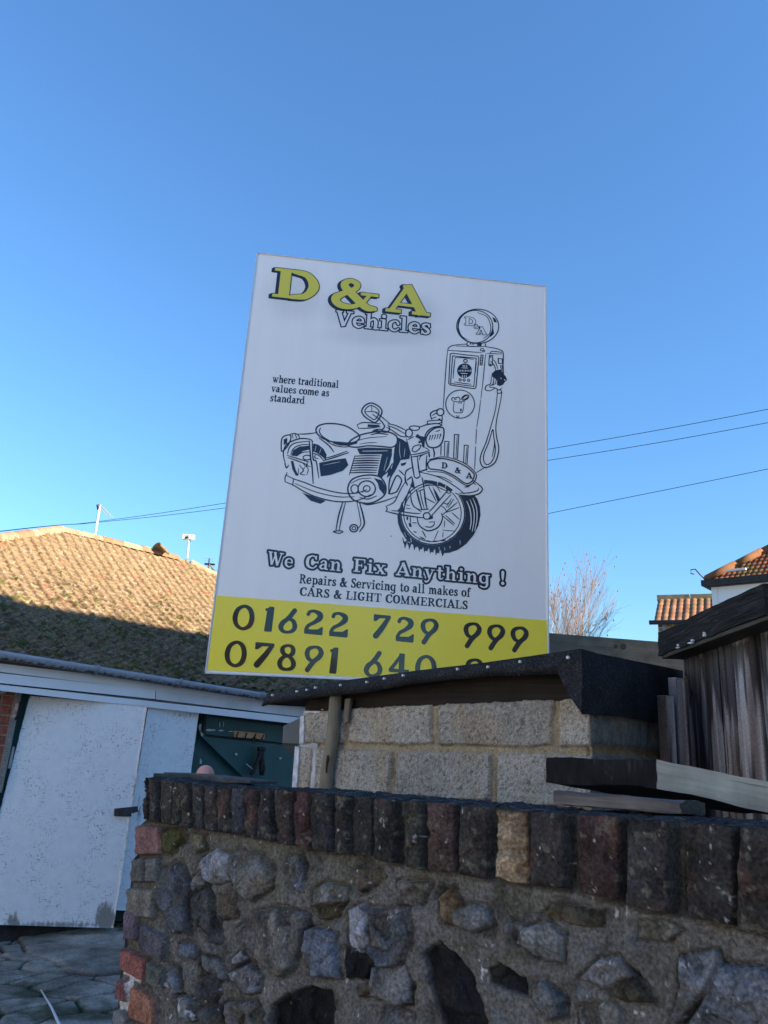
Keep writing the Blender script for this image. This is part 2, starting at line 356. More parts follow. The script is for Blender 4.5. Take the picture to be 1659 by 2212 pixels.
for k, (poly, col, amp) in enumerate(stones):
    a = np.array(poly); a = a.mean(0)+(a-a.mean(0))*(1.13 if amp > 0 else 1.05); poly = [tuple(q) for q in a]; lo = a.min(0)-12; hi = a.max(0)+12
    i = np.where((wxp > lo[0]) & (wxp < hi[0]) & (wyp > lo[1]) & (wyp < hi[1]))[0]
    if not len(i): continue
    sd = sdpoly(wxp[i], wyp[i], poly); e = sstep(1.6, -3, sd); dome = sstep(3, -12, sd)
    rs = np.random.RandomState(k); gx_, gy_ = rs.uniform(-1, 1, 2); cx, cy = a.mean(0); sc = max(hi-lo)
    fa, fb, fid = worley(uu[i]*(20+10*rs.rand())+rs.rand()*9, zz[i]*(20+10*rs.rand()), 40+k)
    facet = (fid-.5)*.014*sstep(0, .12, fb-fa)+.010*(fbm(uu[i]*30, zz[i]*30, 50+k)-.5)
    tilt = (gx_*(px[i]-cx)+gy_*(py[i]-cy))/sc*.012
    h = (amp*.003+amp*.005*dome+facet*.8+tilt*.8+.003*(grit[i]-.5)) if amp > 0 else (-.012+facet*.7)
    H[i] = H[i]*(1-e)+h*e
    tone = 1.16*(.33+.95*fbm(uu[i]*26, zz[i]*26, 60+k, 5)+.55*(fid-.5)+.6*(grit[i]-.5))
    cc = np.array(col)[None, :]*tone[:, None]
    rust = sstep(.56, .7, fbm(uu[i]*18, zz[i]*18, 80+k))[:, None]*(.38 if amp > 0 else .08)
    cc = cc*(1-rust)+np.array([.12, .085, .05])*rust*tone[:, None]
    C[i] = C[i]*(1-e[:, None])+cc*e[:, None]; smask[i] = np.maximum(smask[i], e); bmask[i] = np.maximum(bmask[i], e*(max(col) < .02))
    if amp > 0: C[i] *= (1-.55*np.exp(-((sd-.6)/1.7)**2)*sstep(.35, .55, fbm(uu[i]*25, zz[i]*25, 99)))[:, None]
    rim = np.exp(-((sd-2.5)/3.5)**2)*.0055; H[i] -= rim*(amp > 0)
# white lime and droppings
fl = sstep(.785, .81, fbm(uu*110, zz*70, 91, 3)+.09*sstep(.55, .7, fbm(uu*8, zz*8, 92))-.02)*.8
fl = fl*(1-.8*bmask)*sstep(.45, .6, fbm(uu*11, zz*11, 192)); C = C*(1-fl[:, None])+np.array([.50, .51, .53])*fl[:, None]; H += fl*.0008
lich = sstep(.60, .72, fbm(uu*20, zz*20, 95)+.08*sstep(2010, 1900, py))*.35
lich = lich*(1-bmask); C = C*(1-lich[:, None])+np.array([.085, .085, .045])*lich[:, None]
# brick quoin at the wall's end
quoin = [(c3([(152,357),(285,360),(288,515),(150,518)]), (.22,.125,.12)), (c3([(130,540),(198,535),(200,668),(125,670)]), (.12,.115,.11)), (c3([(207,535),(275,530),(272,668),(205,670)]), (.13,.13,.125)),
 (c3([(108,700),(252,705),(246,868),(100,858)]), (.17,.165,.145)), (c5([(1142,262),(1245,262),(1245,520),(1132,518)]), (.13,.105,.13)), (c5([(1278,372),(1505,500),(1480,715),(1272,600)]), (.10,.095,.11)),
 (c5([(1115,580),(1328,680),(1310,890),(1098,775)]), (.24,.095,.08)), (c5([(1340,695),(1480,770),(1455,950),(1335,890)]), (.11,.115,.105)), (c5([(1078,860),(1168,885),(1150,1075),(1065,1040)]), (.17,.075,.075)),
 (c5([(1195,925),(1300,960),(1395,1050),(1400,1290),(1180,1200)]), (.32,.15,.10)), (c5([(1050,1130),(1160,1160),(1150,1400),(1030,1400)]), (.20,.2,.2)), (c5([(1180,1230),(1380,1300),(1380,1500),(1180,1450)]), (.2,.12,.1))]
wx2 = px+3*(fbm(uu*50, zz*50, 71)-.5); wy2 = py+3*(fbm(uu*50, zz*50, 72)-.5)
qzone = sdpoly(px, py, [(200, 1770), (356, 1776), (356, 1850), (352, 1930), (366, 1985), (368, 2080), (350, 2150), (345, 2700), (150, 2700)])
for k, (poly, col) in enumerate(quoin):
    a = np.array(poly); lo = a.min(0)-8; hi = a.max(0)+8
    i = np.where((wx2 > lo[0]) & (wx2 < hi[0]) & (wy2 > lo[1]) & (wy2 < hi[1]))[0]
    sd = sdpoly(wx2[i], wy2[i], poly); e = sstep(1, -3, sd)
    H[i] = H[i]*(1-e)+(.013+.006*(med[i]-.5)+.003*(grit[i]-.5))*e
    tone = .45+.9*fbm(uu[i]*30, zz[i]*30, 160+k, 5)+.3*(grit[i]-.5)
    C[i] = C[i]*(1-e[:, None])+np.array(col)*tone[:, None]*e[:, None]
for poly in (c5([(1095,765),(1240,850),(1235,905),(1180,860),(1090,820)]), c5([(1160,860),(1192,870),(1180,1060),(1150,1080)]), c5([(1068,1045),(1165,1075),(1150,1145),(1060,1130)])):
    sd = sdpoly(wx2, wy2+4*(grit-.5), poly); e = sstep(1.5, -1, sd)*.9; C = C*(1-e[:, None])+np.array([.6, .6, .62])*e[:, None]
# bricks set on edge along the top
bk = [(326,337,(.045,.038,.035)),(339,357,(.05,.046,.042)),(362,389,(.055,.052,.046)),(391,404,(.06,.052,.045)),(407,428,(.07,.06,.05)),(431,454,(.055,.06,.062)),(456,482,(.055,.052,.055)),(484,510,(.06,.052,.05)),
 (512,543,(.05,.068,.10)),(547,576,(.06,.043,.045)),(577,608,(.04,.04,.045)),(612,645,(.075,.048,.045)),(650,684,(.12,.048,.045)),(688,733,(.033,.035,.042)),(738,768,(.05,.048,.046)),(775,819,(.035,.037,.042)),
 (825,872,(.05,.05,.048)),(887,925,(.065,.062,.046)),(935,997,(.12,.068,.06)),(1005,1068,(.06,.052,.046)),(1081,1153,(.30,.225,.15)),(1163,1240,(.05,.042,.045)),(1256,1350,(.085,.038,.036)),(1368,1465,(.055,.052,.056)),
 (1483,1593,(.032,.030,.032)),(1604,1690,(.06,.052,.046)),(1704,1800,(.06,.05,.048)),(1815,1930,(.05,.045,.045))]
tx, ty = np.array(top_px).T; bx_, by_ = np.array(bot_px).T
ptop = np.interp(px, tx, ty); pbot = np.interp(px, bx_, by_); cop = py < pbot-1
ci = np.where(py < pbot+12)[0]
mort = sstep(10, -4, (py-pbot)[ci])
H[ci] = H[ci]*(1-mort)+(.002+.006*(med[ci]-.5)+.003*(grit[ci]-.5))*mort
C[ci] = C[ci]*(1-mort[:, None])+(np.array([.060, .061, .055])*(.45+.6*med[ci]+.5*grit[ci])[:, None])*mort[:, None]
for k, (xa, xb, col) in enumerate(bk):
    rs = np.random.RandomState(300+k); w_ = xb-xa; i = ci[(px[ci] > xa-12) & (px[ci] < xb+12)]
    sl_ = rs.uniform(-.05, .02)
    m_ = (pbot-ptop)[i]; wob = w_*.05
    X = px[i]+sl_*(py[i]-ptop[i])+wob*1.4*(fbm(uu[i]*30, zz[i]*30, 310+k)-.5); r = w_*.16
    Y = py[i]+wob*(fbm(uu[i]*30, zz[i]*30, 350+k)-.5)
    pb2 = pbot[i]+rs.uniform(-.03, .05)*m_*.7
    dx = np.abs(X-(xa+xb)/2)-(w_/2-r); yc = (ptop[i]-6+pb2)/2; dy = np.abs(Y-yc)-((pb2-(ptop[i]-6))/2-r)
    sd = np.hypot(np.maximum(dx, 0), np.maximum(dy, 0))+np.minimum(np.maximum(dx, dy), 0)-r
    e = sstep(.6, -w_*.05-.8, sd); jd = np.exp(-((sd-w_*.03)/(w_*.06+.8))**2); H[i] -= .006*jd*(sd > -1)
    pale = k == 20
    top = .018+rs.uniform(-.004, .005)+.007*(med[i]-.5)+.003*(grit[i]-.5)+sstep(0, -w_*.35, sd)*.004
    if pale: top = top-.010+.012*(fbm(uu[i]*14, zz[i]*75, 7, 4)-.5)
    chip = sstep(.60, .68, fbm(uu[i]*28, zz[i]*28, 330+k))
    top = top-.005*chip*(e > 0)
    H[i] = H[i]*(1-e)+top*e
    tone = .3+1.1*fbm(uu[i]*24, zz[i]*24, 390+k, 5)+.7*(grit[i]-.5)
    cb = np.array(col); cb = cb if pale else (cb*.5+np.array([.058, .052, .049])*.6)*.82
    cc = cb*tone[:, None]
    if pale:
        st = sstep(.55, .62, fbm(uu[i]*14, zz[i]*75, 7, 4)); dk = sstep(.08, .0, (Y-ptop[i])/m_)
        cc = cc*(.75+.35*st)[:, None]; cc = cc*(1-.8*dk[:, None])
    else:
        red = sstep(.64, .78, fbm(uu[i]*13+k, zz[i]*13, 370+k))[:, None]*.35; cc = cc*(1-red)+np.array([.17, .085, .06])*red*tone[:, None]
        li = sstep(.66, .74, fbm(uu[i]*70, zz[i]*70, 420+k))[:, None]*.45; cc = cc*(1-li)+np.array([.17, .17, .13])*li
    C[i] = C[i]*(1-e[:, None])+cc*e[:, None]
fl2 = np.where(py < pbot+12, sstep(.755, .79, fbm(uu*120, zz*90, 97, 3)-.05), 0)*.7
C = C*(1-fl2[:, None])+np.array([.46, .47, .48])*fl2[:, None]
P = P0+H[:, None]*WP.n[None, :]*1.5
wall_m = m_col('old_masonry', .92, .14, 150, .5, 1.5, .9, .004, 280)
wall = thing('stone_wall', 'low rubble and flint boundary wall topped with dark bricks on edge in the foreground', 'wall', tuple(WP.pt(.8, 0)))
edge_pts = np.array([WP.hit(*p) for p in edge_px]); eu = (edge_pts-WP.o)@WP.t
edge_u = np.interp(-zz, -edge_pts[:, 2], eu)+.006*(fbm(zz*60, zz*0, 5)-.5)
F = grid_faces(nr, nc)
fk = (uu >= edge_u)[F].all(1) & ((Z.ravel() <= Zc.ravel()+.004)[F].any(1)) & ((Zc.ravel()[F].max(1)-Zc.ravel()[F].min(1)) > 1e-6)
F = F[fk]
isq = (qzone[F].mean(1) < 0); isc = cop[F].all(1)
def sub(name, sel):
    f = F[sel]; ids = np.unique(f); mp = np.zeros(len(P), np.int64); mp[ids] = np.arange(len(ids))
    return mesh(name, P[ids], mp[f][:, ::-1] if True else mp[f], wall_m, wall, True, col=np.clip(C[ids], 0, 1))
sub('rubble_face', ~isc & ~isq); sub('brick_quoin', isq & ~isc)
# coping: the face bricks and the worn top surface
f = F[isc]; ids = np.unique(f); mp = np.zeros(len(P), np.int64); mp[ids] = np.arange(len(ids))
edge_top = WP.uv(WP.hit(334, 1672))[0]
cu = us[us > edge_top]; D = 40; ks = np.linspace(0, 1, D)
row = np.array([np.argmin(np.abs(zs-ztop[j]-.0)) for j in range(nc)])
Hg = H.reshape(nr, nc); Cg = C.reshape(nr, nc, 3); jj = np.where(us > edge_top)[0]
V2 = []; C2 = []
for k in ks:
    q = fbm(cu*30, cu*0+k*8, 501, 4)
    hf = np.array([Hg[min(row[j]+1, nr-1), j] for j in jj])*1.5
    p = WP.o[None, :]+cu[:, None]*WP.t[None, :]+(hf*(1-k)-k*.20)[:, None]*WP.n[None, :]
    p[:, 2] = ztop[jj]+(.012*(q-.5)+.010*(fbm(cu*90, cu*0+k*25, 502)-.5))*min(1, k*9)-.003*(1-min(1, k*9))
    V2.append(p)
    cc = np.array([Cg[max(row[j]-2, 0), j] for j in jj])
    base = np.array([.045, .047, .05])[None, :]*(.35+1.1*fbm(cu*40, cu*0+k*18, 503, 5))[:, None]
    ww = sstep(.66, .72, fbm(cu*30, cu*0+k*22, 504, 4))[:, None]*.55
    base = base*(1-ww)+np.array([.16, .165, .17])*ww
    m_ = min(1, k*7); C2.append(cc*(1-m_)+base*m_)
n1 = len(ids); F2 = grid_faces(D, len(jj))[:, ::-1]
mesh('brick_coping', np.vstack([P[ids]]+V2), np.vstack([mp[f][:, ::-1], F2[:, ::-1]+n1]), wall_m, wall, True, col=np.clip(np.vstack([C[ids]]+C2), 0, 1))
# wall body behind the face
mb = MB(); zb = 1.40
mb.box(WP.pt(WP.uv(edge_pts[3])[0]+.02, 0, -.045), WP.t*(u1-WP.uv(edge_pts[3])[0]), -WP.n*.155, (0, 0, zb))
eo = [WP.pt(a+.004, z_, .006) for a, z_ in zip(eu, edge_pts[:, 2])]+[WP.pt(eu[-1], 0, .006)]
n_ = len(eo); mb.add(eo+[p-WP.n*.2 for p in eo], [(i, i+1, i+1+n_, i+n_) for i in range(n_-1)])
mb.build('wall_core', m_plain('core_mortar', (.08, .075, .065), (.15, .14, .12), 30, .95), wall)
# loose things lying on the wall
def ontop(px_, py_, k=-.1): return WP.off(k).hit(px_, py_)
# ================================================================== timbers on the wall
m_black_end = NT('tarred_end_and_gap', .8, .25); _g = m_black_end.co(attr='gc', scale=(22, 22, 6))
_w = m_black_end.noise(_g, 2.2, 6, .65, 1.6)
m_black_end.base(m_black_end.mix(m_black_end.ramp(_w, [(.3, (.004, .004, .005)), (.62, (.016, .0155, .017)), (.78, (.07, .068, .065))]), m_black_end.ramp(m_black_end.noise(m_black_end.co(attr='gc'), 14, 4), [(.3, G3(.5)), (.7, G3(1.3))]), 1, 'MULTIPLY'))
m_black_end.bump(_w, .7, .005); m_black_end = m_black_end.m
m_pale = m_wood('weathered_pale_timber', (.40, .35, .27), (.70, .64, .51), 26, .75)
m_grey = m_wood('grey_weathered_wood', (.085, .078, .07), (.23, .21, .19), 34, .7)
m_dark = m_wood('dark_wet_wood', (.035, .03, .028), (.24, .21, .20), 30, .85)
# beam: tarred end face, pale side running towards the right
Yc = 1.62
A = at(1180, 1635, Yc+.05); B = at(1418, 1643, Yc); hb = at(1418, 1701, Yc)[2]-B[2]
E_ = at(1659, 1690, 1.74); d = E_-B; L_ = np.linalg.norm(d)*1.2
d = d/np.linalg.norm(d); aw = A-B
bm = thing('timber_beam', 'thick sawn beam on the wall top with a black tarred end and pale side', 'timber', tuple(B+[0, 0, hb]))
beam('beam_body', B+[0, 0, hb], d*L_, aw, (0, 0, -hb), m_pale, bm, n=(70, 24, 10), jit=.0035, end=m_black_end, freq=30, shade_under=True, taper=.26)  # underside painted the end's black as shade of the gap beneath
A2 = at(1194, 1720, Yc-.03); B2 = at(1470, 1732, Yc-.16); B3 = at(1521, 1733, Yc-.09)
hh = at(1470, 1761, Yc-.16)[2]-B2[2]
A2[2] = B2[2]
tb = thing('timber_batten', 'thin splintered dark batten lying flat under the thick beam', 'timber', tuple(B2+[0, 0, hh]))
beam('batten_body', B2+[0, 0, hh], A2-B2, B3-B2, (0, 0, -hh), m_dark, tb, n=(60, 8, 6), jit=.004, end=m_wood('batten_end', (.04, .036, .03), (.12, .11, .095), 60, .6), freq=40)
# slate and ball at the wall's far end
sp = [(352, 1668), (430, 1673), (541, 1686), (541, 1693), (430, 1690), (356, 1684)]
q = WP.off(-.12); f = [q.hit(*p) for p in sp]
o = MB().prism(f, [v-WP.n*.10 for v in f]).build('loose_slate', m_plain('slate', (.03, .032, .035), (.09, .09, .09), 30, .8, bump=.5), None, bevel=.003)
tag(o, 'broken flat dark slate lying on the left end of the wall', 'slate')
c = WP.off(-.26).hit(443, 1676); r = .030
V = []; F = []
nu, nv = 24, 14
for i in range(nv+1):
    for j in range(nu):
        th = math.pi*i/nv; ph = 2*math.pi*j/nu
        V.append(c+r*np.array([math.sin(th)*math.cos(ph), math.sin(th)*math.sin(ph), math.cos(th)*1.12]))
F = [(i*nu+j, i*nu+(j+1) % nu, (i+1)*nu+(j+1) % nu, (i+1)*nu+j) for i in range(nv) for j in range(nu)]
o = mesh('pink_ball', V, F, m_plain('pink_rubber', (.58, .27, .23), (.68, .34, .29), 90, .7, bump=.3), smooth=True); tag(o, 'small round pink ball peeping over the left end of the wall', 'ball')

# ================================================================== block shed
BP = vplane(650, 1545, 3.1, 1190, 1515, 2.4)
cornerU = BP.uv(BP.hit(1273, 1560))[0]; leftU = BP.uv(BP.hit(640, 1620))[0]
shed = thing('block_shed', 'small shed of rough grey concrete blocks under a black felt roof', 'shed', tuple(BP.pt((leftU+cornerU)/2, 0, -.4)))
us = np.arange(leftU-.03, cornerU+.001, .0042); zs = np.concatenate([np.linspace(0, 1.3, 12)[:-1], np.arange(1.3, 1.80, .0042)])
U, Z = np.meshgrid(us, zs); nr, nc = U.shape; uu = U.ravel(); zz = Z.ravel()
P0 = BP.o[None, :]+uu[:, None]*BP.t[None, :]; P0[:, 2] = zz
px, py = proj(P0)
blocks = [[(650,1541),(742,1534),(742,1604),(648,1607)], [(752,1530),(930,1522),(929,1606),(860,1609),(750,1603)], [(944,1522),(1193,1511),(1190,1606),(1150,1614),(945,1609)], [(1206,1511),(1275,1507),(1275,1612),(1206,1613)],
  [(680,1616),(845,1622),(838,1722),(676,1722)], [(634,1612),(671,1614),(666,1722),(630,1722)], [(857,1624),(1059,1626),(1056,1730),(850,1730)], [(1071,1625),(1275,1632),(1275,1740),(1070,1740)]]
grit = fbm(uu*140, zz*140, 5, 4); med = fbm(uu*40, zz*40, 6, 4); low = fbm(uu*8, zz*8, 7, 3)
H = -.014+.010*(med-.5)+.006*(grit-.5)
C = np.array([.33, .275, .19])[None, :]*(.45+.5*low+.6*grit)[:, None]
wx = px+5*(fbm(uu*30, zz*30, 8)-.5); wy = py+7*(fbm(uu*30, zz*30, 9)-.5)
for k, poly in enumerate(blocks):
    sd = sdpoly(wx, wy, poly); e = sstep(1.5, -3.5, sd); rs = np.random.RandomState(k)
    h = .006*(rs.rand()-.5)+.005*(grit-.5)+.004*(med-.5)
    H = H*(1-e)+h*e
    tone = (.45+.6*fbm(uu*7, zz*7, 20+k)+.75*(grit-.25))*(.9+.2*rs.rand())
    cc = np.array([.36, .33, .285])[None, :]*tone[:, None]
    fl = sstep(.68, .75, fbm(uu*110, zz*110, 33))[:, None]; cc = cc*(1-fl)+np.array([.42, .40, .36])*fl*.9
    dk = sstep(.62, .7, fbm(uu*150, zz*150, 34))[:, None]*.6; cc = cc*(1-dk)+np.array([.05, .048, .045])*dk
    st = sstep(.5, .75, fbm(uu*12, zz*5, 35))[:, None]*.5; cc = cc*(1-st)+cc*np.array([1.0, .82, .58])*st
    C = C*(1-e[:, None])+cc*e[:, None]
    H -= np.exp(-((sd-1.5)/2.0)**2)*.006*(fbm(uu*12, zz*12, 36) > .5)
topz = np.interp(uu, [BP.uv(BP.hit(650, 1520))[0], cornerU], [BP.hit(650, 1520)[2], BP.hit(1273, 1490)[2]])
P = P0+H[:, None]*BP.n
F = grid_faces(nr, nc); ed = sdpoly(wx, wy, [(650,1400),(1400,1400),(1400,3000),(570,3000),(632,1720),(637,1608),(648,1606)])
F = F[(ed[F].max(1) < 0) & ((zz-topz)[F].max(1) < -.02)]
ids = np.unique(F); mp = np.zeros(len(P), int); mp[ids] = np.arange(len(ids))
blk_m = m_col('concrete_block', .95, .15, 200, .6, 1.4, .8, .003, 300)
mesh('block_wall', P[ids], mp[F], blk_m, shed, True, col=np.clip(C[ids], 0, 1))
# side, left return, back
inn = -BP.n; sideC = BP.pt(cornerU, 0, -.004)
us2 = np.arange(0, .9, .01); zs2 = np.arange(0, 1.78, .012); U2, Z2 = np.meshgrid(us2, zs2); uu = U2.ravel(); zz = Z2.ravel()
f1 = np.abs(((zz-1.592)/.15+.5) % 1-.5)*.15; row = np.floor((zz-1.592)/.15+.5); f2 = np.abs(((uu+.2*(row % 2))/.45+.5) % 1-.5)*.45
mj = np.minimum(f1, f2); e = sstep(.006, .014, mj+.008*(fbm(uu*30, zz*30, 4)-.5))
H = (-.012*(1-e)+.008*(fbm(uu*60, zz*60, 3)-.5))
C = (np.array([.33, .23, .12])*(1-e)[:, None]+np.array([.2, .19, .165])*e[:, None])*(.5+fbm(uu*50, zz*50, 9))[:, None]
P = sideC[None, :]+uu[:, None]*inn[None, :]+H[:, None]*BP.t; P[:, 2] = zz
mesh('side_wall', P, grid_faces(*U2.shape), blk_m, shed, True, col=C)
mb = MB(); lw = BP.pt(leftU+.012, 0, -.01)
mb.box(lw, inn*.85, BP.t*.09, (0, 0, BP.hit(650, 1535)[2])); mb.box(BP.pt(leftU+.01, 0, -.80), BP.t*(cornerU-leftU-.02), inn*.09, (0, 0, 1.7))
mb.build('rear_wall', m_plain('limewashed_block', (.3, .3, .31), (.62, .63, .65), 14, .95, bump=.6), shed)
# white paint on the left edge of the blockwork
ep = [(648,1548),(657,1546),(655,1606),(646,1607)]; ep2 = [(637,1612),(646,1614),(640,1720),(629,1720)]
mb = MB()
for e_ in (ep, ep2):
    f = [BP.off(.006).hit(*p) for p in e_]; mb.prism(f, [v-BP.n*.02 for v in f])
mb.build('white_edge', m_plain('flaking_white', (.35, .35, .36), (.7, .71, .74), 40, .9, bump=.8), shed)
# roof: boards, felt turned down over the edge, felt nails
RP = BP.off(.06)
fr_top = [(566,1522),(575,1501),(640,1488),(707,1475),(895,1449),(1047,1431),(1215,1415),(1256,1404)]
N_ = RP.hit(1256, 1404); Lt = RP.hit(575, 1501); Pk = RP
felt_m = NT('roofing_felt', .85, .25); _c = felt_m.co(); _n = felt_m.noise(_c, 170, 4, .75)
felt_m.base(felt_m.mix(felt_m.ramp(_n, [(.38, (.008, .009, .012)), (.60, (.035, .037, .043)), (.68, (.13, .135, .14))]), felt_m.ramp(felt_m.noise(_c, 9, 4), [(.3, G3(.55)), (.7, G3(1.25))]), 1, 'MULTIPLY')); felt_m.bump(_n, .9, .003); felt_m = felt_m.m
bwd = -BP.n*.95
ts = np.linspace(0, 1, 90); fx = np.array([p[0] for p in fr_top]); fy = np.array([p[1] for p in fr_top])
lo_px = [(566,1526),(585,1520),(640,1512),(703,1504),(791,1496),(883,1478),(951,1471),(1051,1461),(1215,1456),(1256,1452)]
lx, ly = np.array(lo_px).T
xs = np.linspace(566, 1256, 140)
V = []; 
for x in xs:
    yt = np.interp(x, fx, fy); yb = np.interp(x, lx, ly)
    wv = .006*(fbm(np.array([x*.02]), np.array([0.]), 3)[0]-.5)
    a = RP.hit(x, yt); b = RP.hit(x, yb)
    bt = bwd*min(1., .25+(x-566)/90.)
    V += [a+bt+[0, 0, .01], a-BP.n*.02+[0, 0, .001], a+BP.n*wv, (a+b)/2+BP.n*(wv+.004), b+BP.n*(wv-.004), b-BP.n*.012+BP.n*wv+[0, 0, .004]]
V = np.array(V); F = grid_faces(len(xs), 6)
felt = mesh('felt_covering', V, F, felt_m, shed, True)
# flap folded round the near corner and along the right-hand side
SPx = Plane(N_, -BP.n, np.array([BP.t[0], BP.t[1], 0.]))
V = []; n1_, n2_ = 50, 14
for i in range(n1_):
    s = i/(n1_-1)
    xt = 1256+(1476-1256)*s; yt = np.interp(xt, [1256, 1340, 1476], [1404, 1421, 1449])
    xb = 1256+(1452-1256)*s; yb = np.interp(xb, [1256, 1300, 1350, 1400, 1452], [1543, 1545, 1550, 1558, 1571])
    a = SPx.hit(xt, yt); b = SPx.hit(xb, yb)
    for j in range(n2_):
        t = j/(n2_-1); bulge = min(1, s*6)*.012*math.sin(t*2.6)+min(1, s*6)*.006*(fbm(np.array([s*4]), np.array([t*3]), 8)[0]-.5)
        V.append(a*(1-t)+b*t+SPx.n*bulge)
V = np.array(V); F = grid_faces(n1_, n2_)
mesh('felt_flap', V, F, felt_m, felt, True)
RP2 = RP.off(.004); ff = [RP2.hit(*p) for p in ((1204,1453),(1214,1417),(1257,1405),(1257,1542),(1236,1512))]
MB().prism(ff, [v-BP.n*.006 for v in ff]).build('felt_fold', felt_m, felt)
ft = [N_, Lt, Lt+bwd, N_+bwd]                                       # top sheet
MB().prism([p+[0, 0, .004] for p in ft], [p-[0, 0, .012] for p in ft]).build('felt_top', felt_m, felt)
nm = m_plain('galvanised_nail', (.45, .47, .5), (.6, .62, .65), 50, .5, .5, 0)
disc = None
for (cx, cy) in [(90,308),(222,288),(276,280),(322,268),(458,254),(600,238),(694,219),(796,202),(1089,168),(1254,156),(1427,128)]:
    x, y = 551+cx*.4004, 1377+cy*.4004
    c = RP.off(.011).hit(x, y+1); mb = MB(); mb.tube([c-BP.n*.012, c+BP.n*.001], .0042, 10)
    mb.build('felt_nail', nm, felt)
c = RP2.off(.008).hit(1226, 1420); MB().tube([c-BP.n*.012, c+BP.n*.001], .0048, 10).build('felt_nail', nm, felt)
# soffit boards and rafters below the felt
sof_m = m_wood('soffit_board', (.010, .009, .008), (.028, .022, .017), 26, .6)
mb = MB(); zt = lambda u: np.interp(u, [BP.uv(Lt)[0], BP.uv(N_)[0]], [Lt[2], N_[2]])
ua, ub = BP.uv(Lt)[0]+.02, BP.uv(N_)[0]-.03
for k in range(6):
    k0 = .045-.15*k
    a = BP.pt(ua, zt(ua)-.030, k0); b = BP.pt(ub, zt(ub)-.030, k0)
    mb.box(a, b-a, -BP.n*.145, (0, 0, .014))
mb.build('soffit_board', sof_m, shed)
a = BP.pt(leftU+.02, 0, -.01); za, zb2 = BP.hit(660, 1531)[2], BP.hit(1265, 1503)[2]
p0 = BP.pt(BP.uv(BP.hit(655, 1531))[0], za-.01, -.012); p1 = BP.pt(cornerU-.01, zb2-.01, -.012)
V = [p0, p1, BP.pt(BP.uv(p1)[0], zt(BP.uv(p1)[0])-.018, -.012), BP.pt(BP.uv(p0)[0], zt(BP.uv(p0)[0])-.018, -.012)]
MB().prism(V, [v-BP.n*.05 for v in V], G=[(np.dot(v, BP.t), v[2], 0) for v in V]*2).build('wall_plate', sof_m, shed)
SI = Plane(sideC+BP.t*-.006, -BP.n, BP.t)
V = [sideC+np.array([0, 0, 1.70]), sideC+inn*.88+np.array([0, 0, 1.70]), sideC+inn*.88+np.array([0, 0, 1.86]), sideC+np.array([0, 0, 1.86])]
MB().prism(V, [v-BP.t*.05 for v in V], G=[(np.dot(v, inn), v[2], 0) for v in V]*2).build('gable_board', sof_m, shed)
# leaning round post in front of the blockwork
post_m = m_wood('round_post_wood', (.16, .135, .095), (.30, .26, .19), 30, .35)
qa = BP.off(.022)
p_ = [qa.hit(726, 1500), qa.hit(721, 1560), qa.hit(716, 1610), qa.hit(708, 1660), qa.hit(703, 1712)]; d0 = p_[-1]-p_[-2]; p_.append(p_[-1]+d0*6); p_[-1][2] = max(p_[-1][2], .8)
mb = MB(); mb.tube(p_, [.024, .0235, .024, .025, .0255, .028], 14)
po = mb.build('support_post', post_m, shed, True)
me = po.data; a = me.attributes['gc']; 
for i, v in enumerate(me.vertices): a.data[i].vector = (v.co.z, v.co.x, v.co.y)
mb = MB(); kn = qa.off(.022).hit(707, 1645)
mb.tube([kn+[0, 0, .022], kn+[.002, 0, .01], kn, kn-[0.001, 0, .022], kn-[.0, 0, .04]], [.003, .006, .005, .004, .002], 8); mb.build('bark_scar', m_plain('bark', (.03, .02, .014), (.07, .045, .03), 80, .9, bump=.6), shed, True)
slabm = m_wood('strip_wood', (.10, .085, .065), (.2, .17, .13), 40, .5)
slab('packing_strip', BP, [(745,1510),(757,1508),(751,1560),(741,1562)], .02, .015, slabm, shed)
# grey box on the shed's left corner
gb = thing('grey_box', 'grey plastic box with a sloping underside fixed to the left corner of the block shed', 'box', tuple(BP.hit(628, 1600)))
bp2 = BP.off(-.10)
f = [bp2.hit(*p) for p in ((611,1568),(652,1548),(652,1608),(609,1607))]
bk_ = [v-BP.n*.13 for v in f]
g_m = m_plain('grey_plastic', (.055, .057, .066), (.07, .072, .08), 20, .45, .5, 0)
MB().prism(f, bk_).build('box_front', g_m, gb, bevel=.004)
low = [bp2.hit(*p) for p in ((609,1607.6),(652,1608.6),(646,1645),(641,1641))]
MB().prism(low, [v-BP.n*.12 for v in low]).build('box_underside', m_plain('dark_plastic', (.012, .012, .014), None, 5, .5), gb)

# ================================================================== timber fence on the right
capz = at(1420.5, 1368, 2.9)[2]; c0 = at(1420.5, 1368, 2.9); c1 = atz(1647, 1259, capz)
fd = c1-c0; fL = np.linalg.norm(fd); fd /= fL; fnorm = np.array([-abs(fd[1]), fd[0]*np.sign(fd[1])*1., 0]); fnorm = np.array([fd[1], -fd[0], 0]); fnorm = fnorm if fnorm[0] < 0 else -fnorm
capb = atz
caph = .084
print('cap', c0, c1, fL, fnorm)
fence = thing('timber_fence', 'weathered tall board fence with a heavy dark cap timber at the right edge', 'fence', (c0[0], c0[1], 0))
m_cap = NT('rotting_cap_wood', .9, .2); _g = m_cap.co(attr='gc', scale=(3.0, 34, 34), rot=(0, .12, .22))
_w = m_cap.noise(_g, 2.0, 7, .65, 1.3); _f = m_cap.noise(m_cap.co(attr='gc', scale=(5, 120, 120), rot=(0, .12, .22)), 1.5, 4, .6, .5)
